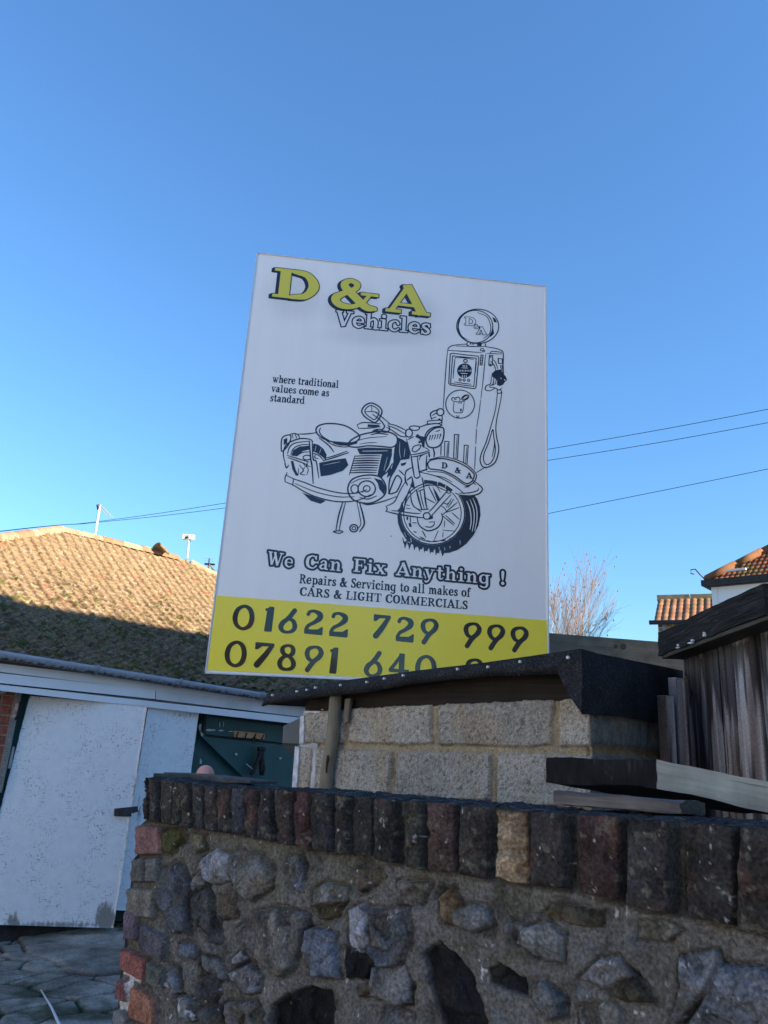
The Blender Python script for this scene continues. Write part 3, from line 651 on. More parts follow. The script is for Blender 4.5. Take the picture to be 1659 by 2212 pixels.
m_cap.base(m_cap.mix(m_cap.ramp(_w, [(.28, (.006, .006, .007)), (.58, (.034, .033, .032)), (.75, (.09, .088, .084))]), m_cap.ramp(_f, [(.3, G3(.35)), (.65, G3(1.3))]), 1, 'MULTIPLY')); m_cap.bump(m_cap.math('ADD', _w, _f), .9, .008); m_cap = m_cap.m
m_under = m_wood('cap_underside', (.045, .042, .038), (.10, .095, .085), 22, .3)
depth = .22
cap = beam('cap_rail', c0+[0, 0, -caph], fd*fL, -fnorm*depth, (0, 0, caph), m_cap, fence, n=(110, 10, 14), jit=.005, freq=26)
ub_ = beam('cap_lower_board', c0+fd*.01+[0, 0, -caph-.012]-fnorm*.008, fd*(fL+.01), -fnorm*depth, (0, 0, .014), m_under, fence, n=(30, 4, 2), jit=.001)
# paint spots on the cap
psm = m_plain('white_paint_spot', (.6, .62, .65), None, 3, .8, bump=0)
mb = MB(); CP = Plane(c0, fd, fnorm)
for (x, y, w_, h_) in ((1463, 1399, 7, 4), (1463, 1394, 3, 5), (1490, 1389, 12, 4), (1494, 1383, 5, 6), (1520, 1372, 5, 7), (1519, 1367, 3, 4)):
    pts = [CP.off(.0045).hit(x+w_*.5*math.cos(a)*random.uniform(.7, 1.2), y+h_*.5*math.sin(a)*random.uniform(.7, 1.2)) for a in np.arange(0, 6.28, .8)]
    MB().prism(pts, [p-fnorm*.006 for p in pts]).build('paint_spot', psm, fence)
# boards: faces set back under the cap
b0 = c0+np.array([0, 0, -caph-.012]); fbk = -.085
FP = Plane(c0+fnorm*fbk, fd, fnorm)
m_board = m_wood('board_wood', (.10, .092, .092), (.26, .245, .245), 36, .75, stain=((.9, 7, 22), .42, .58, (.055, .042, .042)))
ue = FP.uv(FP.hit(1481, 1500))[0]; print('board edge u', ue)
cuts = [ue, ue+.33, ue+.53, ue+.76, ue+.99, ue+1.2]
def board(u_a, u_b, zt_, k, mat, name='board', th=.022, seed=0, FP=FP, fd=fd, fnorm=fnorm):
    nu_, nz_ = max(6, int((u_b-u_a)/.006)), 90
    uu_, zz_ = np.meshgrid(np.linspace(u_a, u_b, nu_), np.concatenate([np.linspace(0, 1.2, 8)[:-1], np.linspace(1.2, zt_, nz_)])); sh = uu_.shape; uu_ = uu_.ravel(); zz_ = zz_.ravel()
    f = fbm(uu_*70, zz_*1.6, 600+seed, 4); ck = sstep(.35, .28, fbm(uu_*55+.8*fbm(uu_*3, zz_*2, 3), zz_*1.1, 640+seed, 3))
    kn = .5*np.exp(-(((uu_-u_a-.06)/.01)**2+((zz_-zt_+.13)/.012)**2)) if seed == 0 else 0
    h = .004*(f-.5)-.007*ck-.012*kn
    Pq = FP.o[None, :]+uu_[:, None]*fd[None, :]+(h+k)[:, None]*fnorm[None, :]; Pq[:, 2] = zz_
    tone = .55+.9*f
    grey = np.array([.42, .415, .43])*tone[:, None]
    dtop = (zt_-zz_)
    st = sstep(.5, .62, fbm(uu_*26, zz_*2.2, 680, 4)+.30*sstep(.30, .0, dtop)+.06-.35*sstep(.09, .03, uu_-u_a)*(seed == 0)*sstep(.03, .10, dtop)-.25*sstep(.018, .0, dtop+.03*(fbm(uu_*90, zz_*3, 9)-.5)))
    if seed > 9: st = st*0
    dark = np.array([.022, .018, .020])*(.6+.9*f)[:, None]
    brown = np.array([.22, .185, .175])*tone[:, None]
    b_ = sstep(.42, .6, fbm(uu_*14+5, zz_*1.5, 690, 3))[:, None]
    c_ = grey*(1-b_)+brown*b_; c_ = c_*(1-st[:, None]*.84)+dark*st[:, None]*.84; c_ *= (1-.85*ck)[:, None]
    if seed == 0: kk = np.clip(kn*2, 0, 1)[:, None]; c_ = c_*(1-kk)+np.array([.02, .014, .012])*kk
    n_ = len(Pq); f_ = grid_faces(*sh)
    bk2 = Pq-fnorm*th
    i = np.arange(n_).reshape(sh); ring = np.concatenate([i[0, :], i[1:, -1], i[-1, -2::-1], i[-2:0:-1, 0]])
    rq = np.stack([ring, np.roll(ring, -1), np.roll(ring, -1)+n_, ring+n_], 1)
    return mesh(name, np.vstack([Pq, bk2]), np.vstack([f_, f_+n_, rq]), mat, fence, True, col=np.vstack([c_, c_*.8]))
bm_ = m_col('fence_board', .9, .2, 150, .75, 1.25, .5, .003, 260)
for k in range(5):
    board(cuts[k]+(.002 if k else 0), cuts[k+1]-.002, b0[2]+.003, -.002*(k % 2), bm_, 'board', seed=k)
# two narrow palings standing beyond the boards
for (x0_, x1_, yt_, kk) in ((1463, 1481, 1465, .0), (1437, 1457, 1503, .0)):
    pq = vplane(1430, 1500, 2.52, 1490, 1500, 2.6); ub1 = pq.uv(pq.hit(x0_, 1520))[0]; ub2 = pq.uv(pq.hit(x1_, 1520))[0]; ub1, ub2 = min(ub1, ub2), max(ub1, ub2)
    board(ub1, ub2-.002, pq.hit((x0_+x1_)/2, yt_)[2], 0, bm_, 'paling', th=.03, seed=11 if x0_ > 1450 else 12, FP=pq, fd=pq.t, fnorm=pq.n)
mb = MB(); mb.box(FP.pt(ue-.5, 1.0, -.075), fd*1.5, -fnorm*.04, (0, 0, .09)); mb.box(FP.pt(ue-.5, .35, -.075), fd*1.5, -fnorm*.04, (0, 0, .09)); mb.box(FP.pt(ue+.3, 0, -.11), fd*.09, -fnorm*.09, (0, 0, b0[2]-.01))
mb.build('rail', m_dark, fence)
mb = MB(); mb.box(FP.pt(ue-.55, 0, -.12), fd*.5, -fnorm*.02, (0, 0, FP.hit(1460, 1470)[2]-.05)); mb.build('back_board', m_wood('back_board_wood', (.015, .013, .012), (.04, .035, .03), 30, .5), fence)

# board fence behind the shed
QP = vplane(1100, 1362, 5.35, 1425, 1386, 5.2)
bf = thing('board_fence', 'plain grey brown horizontal board fence standing behind the felt roof', 'fence', tuple(QP.pt(.5, 0)))
tz = QP.hit(1181, 1367)[2]; tz2 = QP.hit(1420, 1386)[2]; ul, ur = QP.uv(QP.hit(1060, 1365))[0], QP.uv(QP.hit(1540, 1390))[0]
sl_ = (tz2-tz)/(QP.uv(QP.hit(1420, 1386))[0]-QP.uv(QP.hit(1181, 1367))[0])
m_bf = m_wood('plain_board', (.17, .145, .11), (.25, .215, .165), 12, .25)
for k in range(7):
    a = QP.pt(ul, tz-.26*(k+1)+sl_*(ul-QP.uv(QP.hit(1181, 1367))[0])+.006, 0)
    V = QP.t*(ur-ul)+np.array([0, 0, sl_*(ur-ul)])
    beam('fence_board', a, V, -QP.n*.03, (0, 0, .254), m_bf, bf, n=(30, 3, 8), jit=.002)
for u_ in (ul+.3, ur-.25): MB().box(QP.pt(u_, 0, -.032), QP.t*.1, -QP.n*.1, (0, 0, tz-.05)).build('post', m_bf, bf)
kn = QP.off(.004).hit(1330, 1396)
mb = MB(); mb.tube([kn-QP.n*.01, kn+QP.n*.004], .014, 10); mb.tube([kn+QP.t*.05-QP.n*.01, kn+QP.t*.05+QP.n*.003], .02, 10); mb.build('knot', m_plain('knot_wood', (.07, .055, .045), (.11, .09, .07), 90, .9), bf)
# ================================================================== garage on the left
GP = vplane(64, 1503, 6.4, 454, 1530, 7.7)
Z0 = 2.12
gar = thing('garage', 'single storey brick garage with a mossy sagging tiled roof, white fascia and white boarded doors', 'garage', tuple(GP.pt(1.5, 0, -1.5)))
A0, A1 = -1.4, 6.2
prof = lambda s: .35*s+.07*s*s
hipL = lambda a: 2.85+(a-.58)*(.43/.73)                            # hip lines in (along, up) of the roof
hipR = lambda a: 3.4-(a-3.5)*.55
SMAX = 3.38
al = np.concatenate([np.linspace(A0, -.5, 30)[:-1], np.arange(-.5, 4.6, .0095), np.linspace(4.6, A1, 60)[1:]]); sv = np.arange(-.20, 3.5, .0105)
U, Sg = np.meshgrid(al, sv); sh = U.shape; uu = U.ravel(); ss = Sg.ravel()
Pt, Gg = .122, .098
cu = np.floor(uu/Pt); cv = np.floor(ss/Gg)
r1 = _hash(cu, cv, 3); r2 = _hash(cu, cv, 4); r3 = _hash(cu, cv, 6)
uj = uu+.012*(r2-.5)+.014*(fbm(uu*1.5, ss*9, 2)-.5)
fu = (uj/Pt) % 1; fs = ((ss+.016*(r1-.5)+.02*np.abs(fu-.45))/Gg) % 1
roll = np.where(fu < .10, fu/.10, np.exp(-((fu-.10)/.26)**1.5))*1.15-.2*np.sin(math.pi*np.clip((fu-.3)/.7, 0, 1))
Hh = .019*roll+.015*(1-fs)+.004*(r3-.5)+.006*(fbm(uu*25, ss*25, 5)-.5)
sag = .045*(fbm(uu*.8, ss*.7, 7, 2)-.5)
fr = (uj/Pt*.5)
shade_edge = fbm(uu*6, ss*6, 9, 4); 
C = np.array([.228, .163, .095])[None, :]*(.75+.5*fbm(uu*22, ss*22, 10, 5))[:, None]*(.94+.12*r1)[:, None]
red = sstep(.90, 1.0, r2+.5*(fbm(uu*1.6, ss*1.6, 12)-.5))[:, None]*.75
C = C*(1-red)+np.array([.23, .11, .065])*red
pale = sstep(.66, .73, fbm(uu*30, ss*30, 14))[:, None]*.6; C = C*(1-pale)+np.array([.40, .33, .25])*pale
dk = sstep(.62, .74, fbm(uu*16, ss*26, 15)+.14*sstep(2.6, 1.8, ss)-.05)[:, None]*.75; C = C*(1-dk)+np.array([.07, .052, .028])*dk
ms = sstep(.735, .79, fbm(uu*9, ss*14, 16)+.09*sstep(2.0, 1.1, ss)-.08*sstep(2.2, 2.9, ss)); Hh += .016*ms
C = C*(1-.85*ms[:, None])+np.array([.085, .095, .02])*.85*ms[:, None]
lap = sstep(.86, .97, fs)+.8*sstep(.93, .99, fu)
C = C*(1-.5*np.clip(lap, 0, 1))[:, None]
C = C*(1-.35*sstep(1.7, .9, ss+.35*(shade_edge-.5))[:, None]*np.array([.55, .62, .68]))  # lower tiles painted darker, deepening the shade under the shadow line
P = GP.o[None, :]+uu[:, None]*GP.t-ss[:, None]*GP.n+Hh[:, None]*(GP.n*.42); P[:, 2] = Z0+prof(ss)+Hh*.9+sag*sstep(0, 1.0, ss)*sstep(3.3, 2.8, ss)
F = grid_faces(*sh)
lim = np.minimum(np.minimum(hipL(uu), hipR(uu)), SMAX)
F = F[(ss[F].max(1) < lim[F].min(1))]
roof_m = m_col('old_roof_tile', .95, .12, 90, .65, 1.35, .4, .004, 160)
ids = np.unique(F); mp = np.zeros(len(P), int); mp[ids] = np.arange(len(ids))
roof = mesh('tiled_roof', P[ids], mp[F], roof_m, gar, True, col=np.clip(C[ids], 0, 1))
def RPt(a, s, k=0): 
    q = GP.pt(a, Z0+prof(s)+k, -s); return q
# thickness of the eave, back slope and hip ends
mb = MB(); n_ = 24
aa = np.linspace(A0, A1, n_)
e0 = [GP.pt(a, Z0+prof(-.2)-.03, .2) for a in aa]; e1 = [GP.pt(a, Z0+prof(-.2)+.012, .2) for a in aa]; e2 = [GP.pt(a, Z0-.03, 0.) for a in aa]
mb.add(e0+e1+e2, [(i, i+1, n_+i+1, n_+i) for i in range(n_-1)]+[(i, i+1, 2*n_+i+1, 2*n_+i) for i in range(n_-1)])
rid = [(a, min(hipL(a), hipR(a), SMAX)) for a in np.linspace(A0, A1, 60)]
top = [RPt(a, s, -.01) for a, s in rid]; bot = [GP.pt(a, Z0, -6.8) for a, s in rid]
mb.add(top+bot, [(i, i+1, 60+i+1, 60+i) for i in range(59)])
mb.build('roof_underside', m_plain('tile_back', (.10, .07, .05), (.16, .11, .075), 14, .95), gar)
# ridge and hip tiles
rm = m_col('ridge_tile_clay', .95, .12, 60, .7, 1.3, .5, .004, 120)
def ridge(pts, seg=.30, r=.075, name='ridge_tile'):
    pts = [np.array(p) for p in pts]; Ls = [0]
    for a, b in zip(pts, pts[1:]): Ls.append(Ls[-1]+np.linalg.norm(b-a))
    n = int(Ls[-1]/seg); V = []; F = []; CC = []
    for k in range(n):
        rs = np.random.RandomState(900+k); base = np.array([.30, .225, .15]) if rs.rand() > .25 else np.array([.27, .15, .09])
        rr = r*(1+.06*rs.randn()); ring = []
        dz = .006*rs.randn()
        for l in np.linspace(k*seg, (k+1)*seg+.012, 8):
            p = np.array([np.interp(l, Ls, [q[i] for q in pts]) for i in range(3)])
            q = np.array([np.interp(l+.01, Ls, [q_[i] for q_ in pts]) for i in range(3)])
            if np.linalg.norm(q-p) < 1e-6: q = p; p = np.array([np.interp(l-.01, Ls, [q_[i] for q_ in pts]) for i in range(3)]); d = q-p; p = q
            else: d = q-p
            d /= np.linalg.norm(d); x = np.cross(d, [0, 0, 1]); x /= np.linalg.norm(x); y = np.cross(x, d)
            ring.append(len(V))
            for a in np.linspace(-.15, math.pi+.15, 14):
                v = p+rr*1.25*math.cos(a)*x+rr*math.sin(a)*y+np.array([0, 0, dz-.035]); V.append(v)
                f = fbm(np.array([v[0]*14]), np.array([v[1]*14+v[2]*9]), 71)[0]; ye = 1 if fbm(np.array([v[0]*5+3]), np.array([v[2]*5+v[1]*5]), 73)[0] > .70 else 0
                CC.append(np.array([.55, .40, .05]) if ye else base*(.5+1.0*f))
        for a, b in zip(ring, ring[1:]): F += [(a+j, a+j+1, b+j+1, b+j) for j in range(13)]
    return mesh(name, V, F, rm, roof, True, col=np.array(CC))
tp = SMAX+.02
aL = .58+(SMAX-2.85)*.73/.43; aR = 3.5+(3.4-SMAX)/.55
ridge([RPt(a, SMAX, .0) for a in np.linspace(aL, aR, 8)])
ridge([RPt(a, hipL(a), .0) for a in np.linspace(aL, A0, 8)], name='hip_tile'); ridge([RPt(a, hipR(a), .0) for a in np.linspace(aR, 6.1, 8)], name='hip_tile')
# broken tile on the ridge
vt = at(347, 1190, 10.75); V = []; ax_ = GP.t*.9+np.array([0, 0, -.25]); ax_ /= np.linalg.norm(ax_); sd_ = np.array([ax_[1], -ax_[0], 0]); sd_ /= np.linalg.norm(sd_); uz_ = np.cross(sd_, ax_); uz_ = uz_ if uz_[2] > 0 else -uz_
for i in range(5):
    for a in np.linspace(0, math.pi, 13): V.append(vt+ax_*(-.09+.045*i)+sd_*.085*math.cos(a)+uz_*(.055*math.sin(a)+.02-.012*i))
ot = mesh('ridge_vent', V, grid_faces(5, 13), m_plain('vent_tile', (.12, .09, .055), (.24, .18, .10), 20, .9, bump=.4), roof, True); ot.modifiers.new('thick', 'SOLIDIFY').thickness = .02
# walls
brick_m = NT('red_brick', .92, .15); _c = brick_m.co(attr='gc')
_b = brick_m.n('ShaderNodeTexBrick', Scale=1.0, **{'Mortar Size': .006, 'Brick Width': .22, 'Row Height': .075, 'Bias': -.1, 'Mortar Smooth': .3}); brick_m.l(_c, _b.inputs[0])
_b.inputs['Color1'].default_value = (.34, .11, .075, 1); _b.inputs['Color2'].default_value = (.22, .08, .065, 1); _b.inputs['Mortar'].default_value = (.30, .27, .20, 1)
brick_m.base(brick_m.mix(_b.outputs[0], brick_m.ramp(brick_m.noise(_c, 30, 5), [(.3, G3(.6)), (.7, G3(1.35))]), 1, 'MULTIPLY')); brick_m.bump(brick_m.math('SUBTRACT', 1, _b.outputs[1]), .6, .01); brick_m = brick_m.m
def wallslab(name, pts_uz, k, th, mat):
    f = [GP.pt(u, z, k) for u, z in pts_uz]; G = [(u, z, 0) for u, z in pts_uz]
    return MB().prism(f, [v-GP.n*th for v in f], G=G+[(u, z, th) for u, z in pts_uz]).build(name, mat, gar)
dl = GP.uv(GP.hit(17, 1600))[0]
wallslab('brick_wall', [(A0, 0), (dl, 0), (dl, 2.06), (A0, 2.06)], .02, .22, brick_m)
wallslab('brick_wall', [(5.0, 0), (A1, 0), (A1, 2.06), (5.0, 2.06)], .02, .22, brick_m)
green = m_plain('green_paint', (.018, .075, .078), (.03, .10, .10), 5, .55, .4, .2, attr='gc')
wallslab('door_leaf', [(dl, .06), (5.0, .06), (5.0, 2.02), (dl, 2.02)], -.03, .06, green)
mb = MB(); mb.box(GP.pt(A0, 0, -.2), -GP.n*5.9, GP.t*.2, (0, 0, 2.06)); mb.box(GP.pt(A1-.2, 0, -.2), -GP.n*5.9, GP.t*.2, (0, 0, 2.06)); mb.box(GP.pt(A0, 0, -6.1), GP.t*(A1-A0), -GP.n*.2, (0, 0, 2.06))
mb.build('rear_wall', brick_m, gar)
# fascia, soffit, gutter
fas_m = m_plain('upvc_white', (.74, .76, .78), (.82, .83, .84), 3, .45, .4, .05, attr='gc')
FPp = GP.off(.20)
slab('fascia', GP, [(-420,1363.5),(900,1538.5),(900,1560),(-420,1400.6)], .19, .03, fas_m, gar)
slab('fascia', GP, [(-420,1407),(335,1491),(335,1510),(-420,1432)], .205, .02, fas_m, gar)
slab('fascia', GP, [(337,1491.5),(900,1555.5),(900,1579),(337,1510.5)], .205, .02, m_plain('upvc_grey', (.50, .51, .51), (.70, .71, .72), 2.5, .5, .4, .05, attr='gc'), gar)
slab('fascia_trim', GP, [(-420,1432.4),(900,1577.8),(900,1593),(-420,1444.7)], .222, .02, fas_m, gar)
sof = GP.off(.2); mb = MB()
zz_ = GP.off(.20).hit(200, 1499)[2]
mb.box(GP.pt(A0, zz_-.01, .20), GP.t*(A1-A0), -GP.n*.23, (0, 0, .012)); mb.build('soffit', m_plain('soffit_brown', (.10, .085, .07), (.15, .13, .11), 8, .8), gar)
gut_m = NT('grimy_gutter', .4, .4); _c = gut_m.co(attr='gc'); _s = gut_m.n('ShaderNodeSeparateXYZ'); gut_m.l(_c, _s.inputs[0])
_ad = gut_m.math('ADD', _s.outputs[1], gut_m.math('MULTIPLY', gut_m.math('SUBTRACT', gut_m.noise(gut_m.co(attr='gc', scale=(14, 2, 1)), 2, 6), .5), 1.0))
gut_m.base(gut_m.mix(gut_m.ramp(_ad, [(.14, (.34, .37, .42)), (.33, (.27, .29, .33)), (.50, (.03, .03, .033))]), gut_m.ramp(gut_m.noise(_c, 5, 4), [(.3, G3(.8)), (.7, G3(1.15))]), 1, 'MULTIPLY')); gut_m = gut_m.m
GQ = GP.off(.265)
V = []; G = []; xs = np.linspace(-420, 900, 130)
yt = lambda x: 1397+.165*x
for x in xs:
    a = GQ.hit(x, yt(x)+13.5*(1-.00048*x)); a[2] += .0
    for j in range(13):
        th = math.radians(-15+17.5*j)
        V.append(a+GP.n*.055*math.cos(th)*1.+np.array([0, 0, .052*math.sin(-th)+.0])); G.append((GP.uv(a)[0], j/9., 0))
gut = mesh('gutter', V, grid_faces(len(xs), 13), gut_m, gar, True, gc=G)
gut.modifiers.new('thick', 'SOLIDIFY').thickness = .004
brk = m_plain('bracket_grey', (.16, .17, .19), (.3, .32, .35), 20, .5)
for x in (204, 383, 560):
    mb = MB()
    a = GQ.hit(x, yt(x)+13.5*(1-.00048*x)); pts = []
    for j in range(11): th = math.radians(-20+19*j); pts.append(a+GP.n*.062*math.cos(th)+np.array([0, 0, -.059*math.sin(th)]))
    for p, q in zip(pts, pts[1:]): mb.box(p-GP.t*.016, GP.t*.032, q-p, GP.n*.004+np.array([0, 0, .004]))
    mb.build('gutter_bracket', brk, gar)
# door frame and doors
frm = m_plain('peeling_frame_paint', (.14, .13, .115), (.36, .34, .31), 30, .85, bump=.5, attr='gc', stretch=(6, 1, 1))
slab('door_frame', GP, [(40,1476),(51,1478),(4,1712),(-8,1712)], .05, .12, frm, gar)
slab('door_frame', GP, [(62,1484),(420,1526),(640,1556),(640,1567),(420,1537),(60,1494)], .05, .1, m_wood('brown_head', (.05, .04, .033), (.12, .10, .08), 20, .5), gar)
mb = MB()
hp = GP.off(.06)
f = [hp.hit(*p) for p in ((35,1520),(43,1518),(36,1547),(30,1553),(26,1549))]; mb.prism(f, [v-GP.n*.02 for v in f])
mb.build('hinge', m_plain('rusty_white_hinge', (.30, .10, .03), (.62, .6, .56), 32, .8, bump=.5), gar)
dk = m_plain('hinge_black', (.01, .01, .01), (.02, .02, .02), 5, .6)
slab('paint_streak', GP, [(28,1613),(32,1613),(24,1660),(17,1660)], -.02, .012, fas_m, gar)
slab('hinge_pin', GP, [(43,1517),(48,1517),(41,1550),(34,1556)], .07, .03, dk, gar)
# small green shingle-like boards above the white door
mb = MB(); rs = np.random.RandomState(4)
for k in range(17):
    x0_ = 72+k*19.; x1_ = x0_+17.5
    ytp = 1494+(x0_-64)*.122; yb_ = 1512+(x0_-64)*.088
    f = [GP.off(.012+.006*rs.rand()).hit(*p) for p in ((x0_, ytp+rs.rand()*3), (x1_, ytp+2+rs.rand()*3), (x1_-1, yb_+2), (x0_-1, yb_))]
    mb.prism(f, [v-GP.n*.02 for v in f], G=[(x0_*.1, k, 0)]*8)
mb.build('green_slats', m_plain('green_slat', (.008, .028, .028), (.035, .085, .08), 3, .6, attr='gc'), gar)
# white painted board doors
wd = NT('white_painted_board', .65, .3); _c = wd.co(attr='gc')
fk1 = wd.noise(wd.co(attr='gc', scale=(14, 62, 1), rot=(0, 0, .6)), 1.6, 3, .5); fk2 = wd.noise(wd.co(attr='gc', scale=(58, 15, 1), rot=(0, 0, .35)), 1.7, 3, .5)
area = wd.noise(_c, 5, 3)
spk = wd.math('MULTIPLY', wd.ramp(wd.math('MAXIMUM', fk1, fk2), [(.60, G3(0)), (.65, G3(1))]), wd.ramp(area, [(.42, G3(.0)), (.62, G3(.95))]))
soft = wd.ramp(wd.noise(_c, 14, 5), [(.3, (.78, .79, .80)), (.7, (.87, .87, .87))])
col = wd.mix(soft, (.33, .34, .37), spk)
at_ = wd.n('ShaderNodeAttribute', _attribute_name='Col'); sx = wd.n('ShaderNodeSeparateColor'); wd.l(at_.outputs['Color'], sx.inputs[0])
nz = wd.noise(wd.co(attr='gc', scale=(30, 9, 1)), 1.5, 6, .65)
mk = wd.ramp(wd.math('ADD', sx.outputs[0], wd.math('MULTIPLY', wd.math('SUBTRACT', nz, .5), 1.1)), [(.32, G3(0)), (.6, G3(1))])
wd.base(wd.mix(col, (.10, .078, .045), wd.math('MULTIPLY', mk, .75))); wd.bump(wd.math('ADD', fk1, fk2), .25, .003); wd = wd.m
def door(name, quad, pl, th, stains):
    n1, n2 = 40, 90; V = []; G = []; S_ = []
    (ax, ay), (bx, by), (cx, cy), (dx, dy) = quad                     # tl tr br bl
    tl, tr, br, bl = (pl.hit(*p) for p in quad)
    for j in range(n2+1):
        for i in range(n1+1):
            s, t = i/n1, j/n2; p = (tl*(1-s)+tr*s)*(1-t)+(bl*(1-s)+br*s)*t
            jag = .006*(fbm(np.array([s*20]), np.array([t*40]), 5)[0]-.5); edge = (1 if i == n1 else -1 if i == 0 else 0)
            p = p+pl.t*jag*abs(edge); V.append(p); u, z = pl.uv(p); G.append((u, z, 0))
            x, y = proj(p[None, :]); S_.append(max(a*math.exp(-((x[0]-q)/w1)**2-((y[0]-r)/h1)**2) for q, r, w1, h1, a in stains))
    f = grid_faces(n2+1, n1+1); n_ = len(V); V2 = [v-pl.n*th for v in V]
    i = np.arange(n_).reshape(n2+1, n1+1); ring = np.concatenate([i[0, :], i[1:, -1], i[-1, -2::-1], i[-2:0:-1, 0]])
    rq = np.stack([ring, np.roll(ring, -1), np.roll(ring, -1)+n_, ring+n_], 1)
    S_ = np.array(S_*2)
    return mesh(name, np.array(V+V2), np.vstack([f, f+n_, rq]), wd, gar, False, col=np.stack([S_, S_, S_], 1), gc=np.array(G+G))
DPl = Plane(GP.pt(GP.uv(GP.hit(64, 1503))[0], 0, .05), None, None)
d1 = vplane(64, 1503, 6.37, 318, 1525, 6.85)
door('door_board', [(64,1503),(318,1525),(245,2005),(-62,1996)], d1, .03, [(228,1985,24,38,.95),(120,1999,190,12,.62),(30,1992,18,22,.8),(292,1730,9,70,.62),(275,1850,8,120,.5),(70,1505,30,6,.5)])
GD = GP.off(.045)
door('door_board', [(320,1527),(430,1538),(402,1800),(373,1976),(248,1968)], GP.off(.0), .03, [(1,1,1,1,0)]) if 0 else None
gpl = vplane(318, 1526, 6.98, 430, 1538, 7.42)
door('door_board', [(320,1526),(430,1537),(372,1972),(250,1966)], gpl, .03, [(300,1760,8,60,.5),(318,1700,8,60,.4),(400,1545,60,7,.45),(300,1972,60,6,.5),(428,1660,5,20,.5)])
slab('door_sill', GP, [(-60,2000),(640,2000),(640,2030),(-60,2040)], .03, .1, m_plain('dark_sill', (.02, .02, .02), (.05, .045, .04), 12, .9), gar)
# hasp between the doors
hp = d1.off(.02); mb = MB()
f = [hp.hit(*p) for p in ((248,1747),(298,1742),(299,1754),(284,1757),(284,1764),(247,1763))]; mb.prism(f, [v-d1.n*.03 for v in f])
f = [hp.off(.02).hit(*p) for p in ((262,1750),(280,1749),(281,1762),(264,1763))]; mb.prism(f, [v-d1.n*.03 for v in f])
mb.build('hasp', m_plain('black_iron', (.012, .012, .014), (.05, .052, .058), 40, .55, .5, .2), gar, bevel=.003)
# green boarding beside the doors: ledges and brace
gq = GP.off(.035)
slab('door_ledge', GP, [(436,1546),(640,1572),(640,1608),(430,1584)], .04, .07, green, gar)
slab('door_brace', GP, [(429,1585),(441,1586),(590,1716),(570,1722)], .03, .05, green, gar)
slab('door_panel', GP, [(448,1592),(640,1612),(640,1730),(600,1726)], .022, .04, green, gar)
slab('door_bolt', GP, [(441,1540),(447,1540),(444,1583),(437,1583)], .055, .02, dk, gar)
pfm = m_plain('paint_flake_white', (.35, .38, .39), (.6, .62, .63), 30, .8); rs = np.random.RandomState(9)
for (x, y, a, b) in ((432,1572,4,10),(456,1577,12,2.5),(478,1578,6,2),(437,1584,3,8),(500,1580,7,1.2),(546,1585,9,1.2),(511,1629,3,2.4),(434,1645,2,6),(606,1638,3,2.5),(470,1687,4,2),(475,1566,.9,7),(483,1564,.8,6)):
    pts = [gq.off(.012).hit(x+a*math.cos(t)*rs.uniform(.5, 1.2), y+b*math.sin(t)*rs.uniform(.5, 1.2)) for t in np.arange(0, 6.28, .7)]; MB().prism(pts, [v-GP.n*.012 for v in pts]).build('paint_flake', pfm, gar)
# things hung on the green door
rack = thing('hook_rack', 'short orange wooden rack of hooks hung on the green garage door', 'hook rack', tuple(gq.hit(538, 1590)))
slab('rack_board', GP, [(507,1578.5),(572,1585),(571,1597),(506,1592)], .062, .02, m_plain('pine', (.52, .27, .13), (.62, .35, .18), 30, .7, attr='gc'), rack)
hq = GP.off(.072)
for x, y in ((513, 1584), (532, 1586), (551, 1588), (568, 1590)):
    mb = MB(); mb.tube([hq.hit(x+2, y-3), hq.hit(x, y+2), hq.hit(x-2, y+6), hq.hit(x-1, y+8)], .006, 6); mb.build('hook', dk, rack, True)
mb = MB(); c = [hq.off(.01).hit(549+5.5*math.cos(t), 1599+6*math.sin(t)) for t in np.linspace(0, 6.28, 15)]; mb.tube(c, .004, 6)
o = mb.build('wire_ring', dk, None, True); tag(o, 'small dark ring hanging from the orange hook rack', 'ring')
st = thing('strap_handle', 'black rubber strap dangling from the green garage door in two tails', 'strap', tuple(gq.hit(560, 1660)))
rub = m_plain('black_rubber', (.008, .008, .009), (.03, .03, .034), 30, .6, bump=.5, attr='gc')
hs = GP.off(.09)
mb = MB(); mb.tube([hs.hit(565,1622), hs.hit(566,1632), hs.hit(566,1645), hs.hit(567,1660), hs.hit(565,1675)], [.02, .026, .03, .034, .022], 8); mb.build('strap_tail', rub, st, True)
mb = MB(); mb.tube([hs.hit(561,1622), hs.hit(560,1634), hs.hit(553,1652), hs.hit(546,1668), hs.hit(541,1672)], [.018, .022, .022, .02, .012], 8); mb.build('strap_tail', rub, st, True)
mb = MB(); mb.tube([hs.hit(558,1618), hs.hit(572,1619)], .022, 8); mb.build('strap_clamp', rub, st, True)
for p, q in (((532,1650),(548,1663)), ((575,1685),(587,1694))):
    mb = MB(); mb.tube([hs.hit(*p), hs.hit(*q)], .0045, 6); mb.build('wire_end', m_plain('bare_wire', (.5, .52, .54), None, 5, .4), st)
# security light or fitting on the brick wall
mb = MB(); q = GP.off(.03)
c = q.hit(4, 1483); ring_ = [c+.045*math.cos(t)*GP.t+np.array([0, 0, .045*math.sin(t)]) for t in np.linspace(0, 6.283, 17)]
mb.tube(ring_, .012, 8); o = mb.build('pipe_collar', m_plain('pipe_white', (.4, .41, .43), (.55, .57, .6), 9, .5), gar, True)
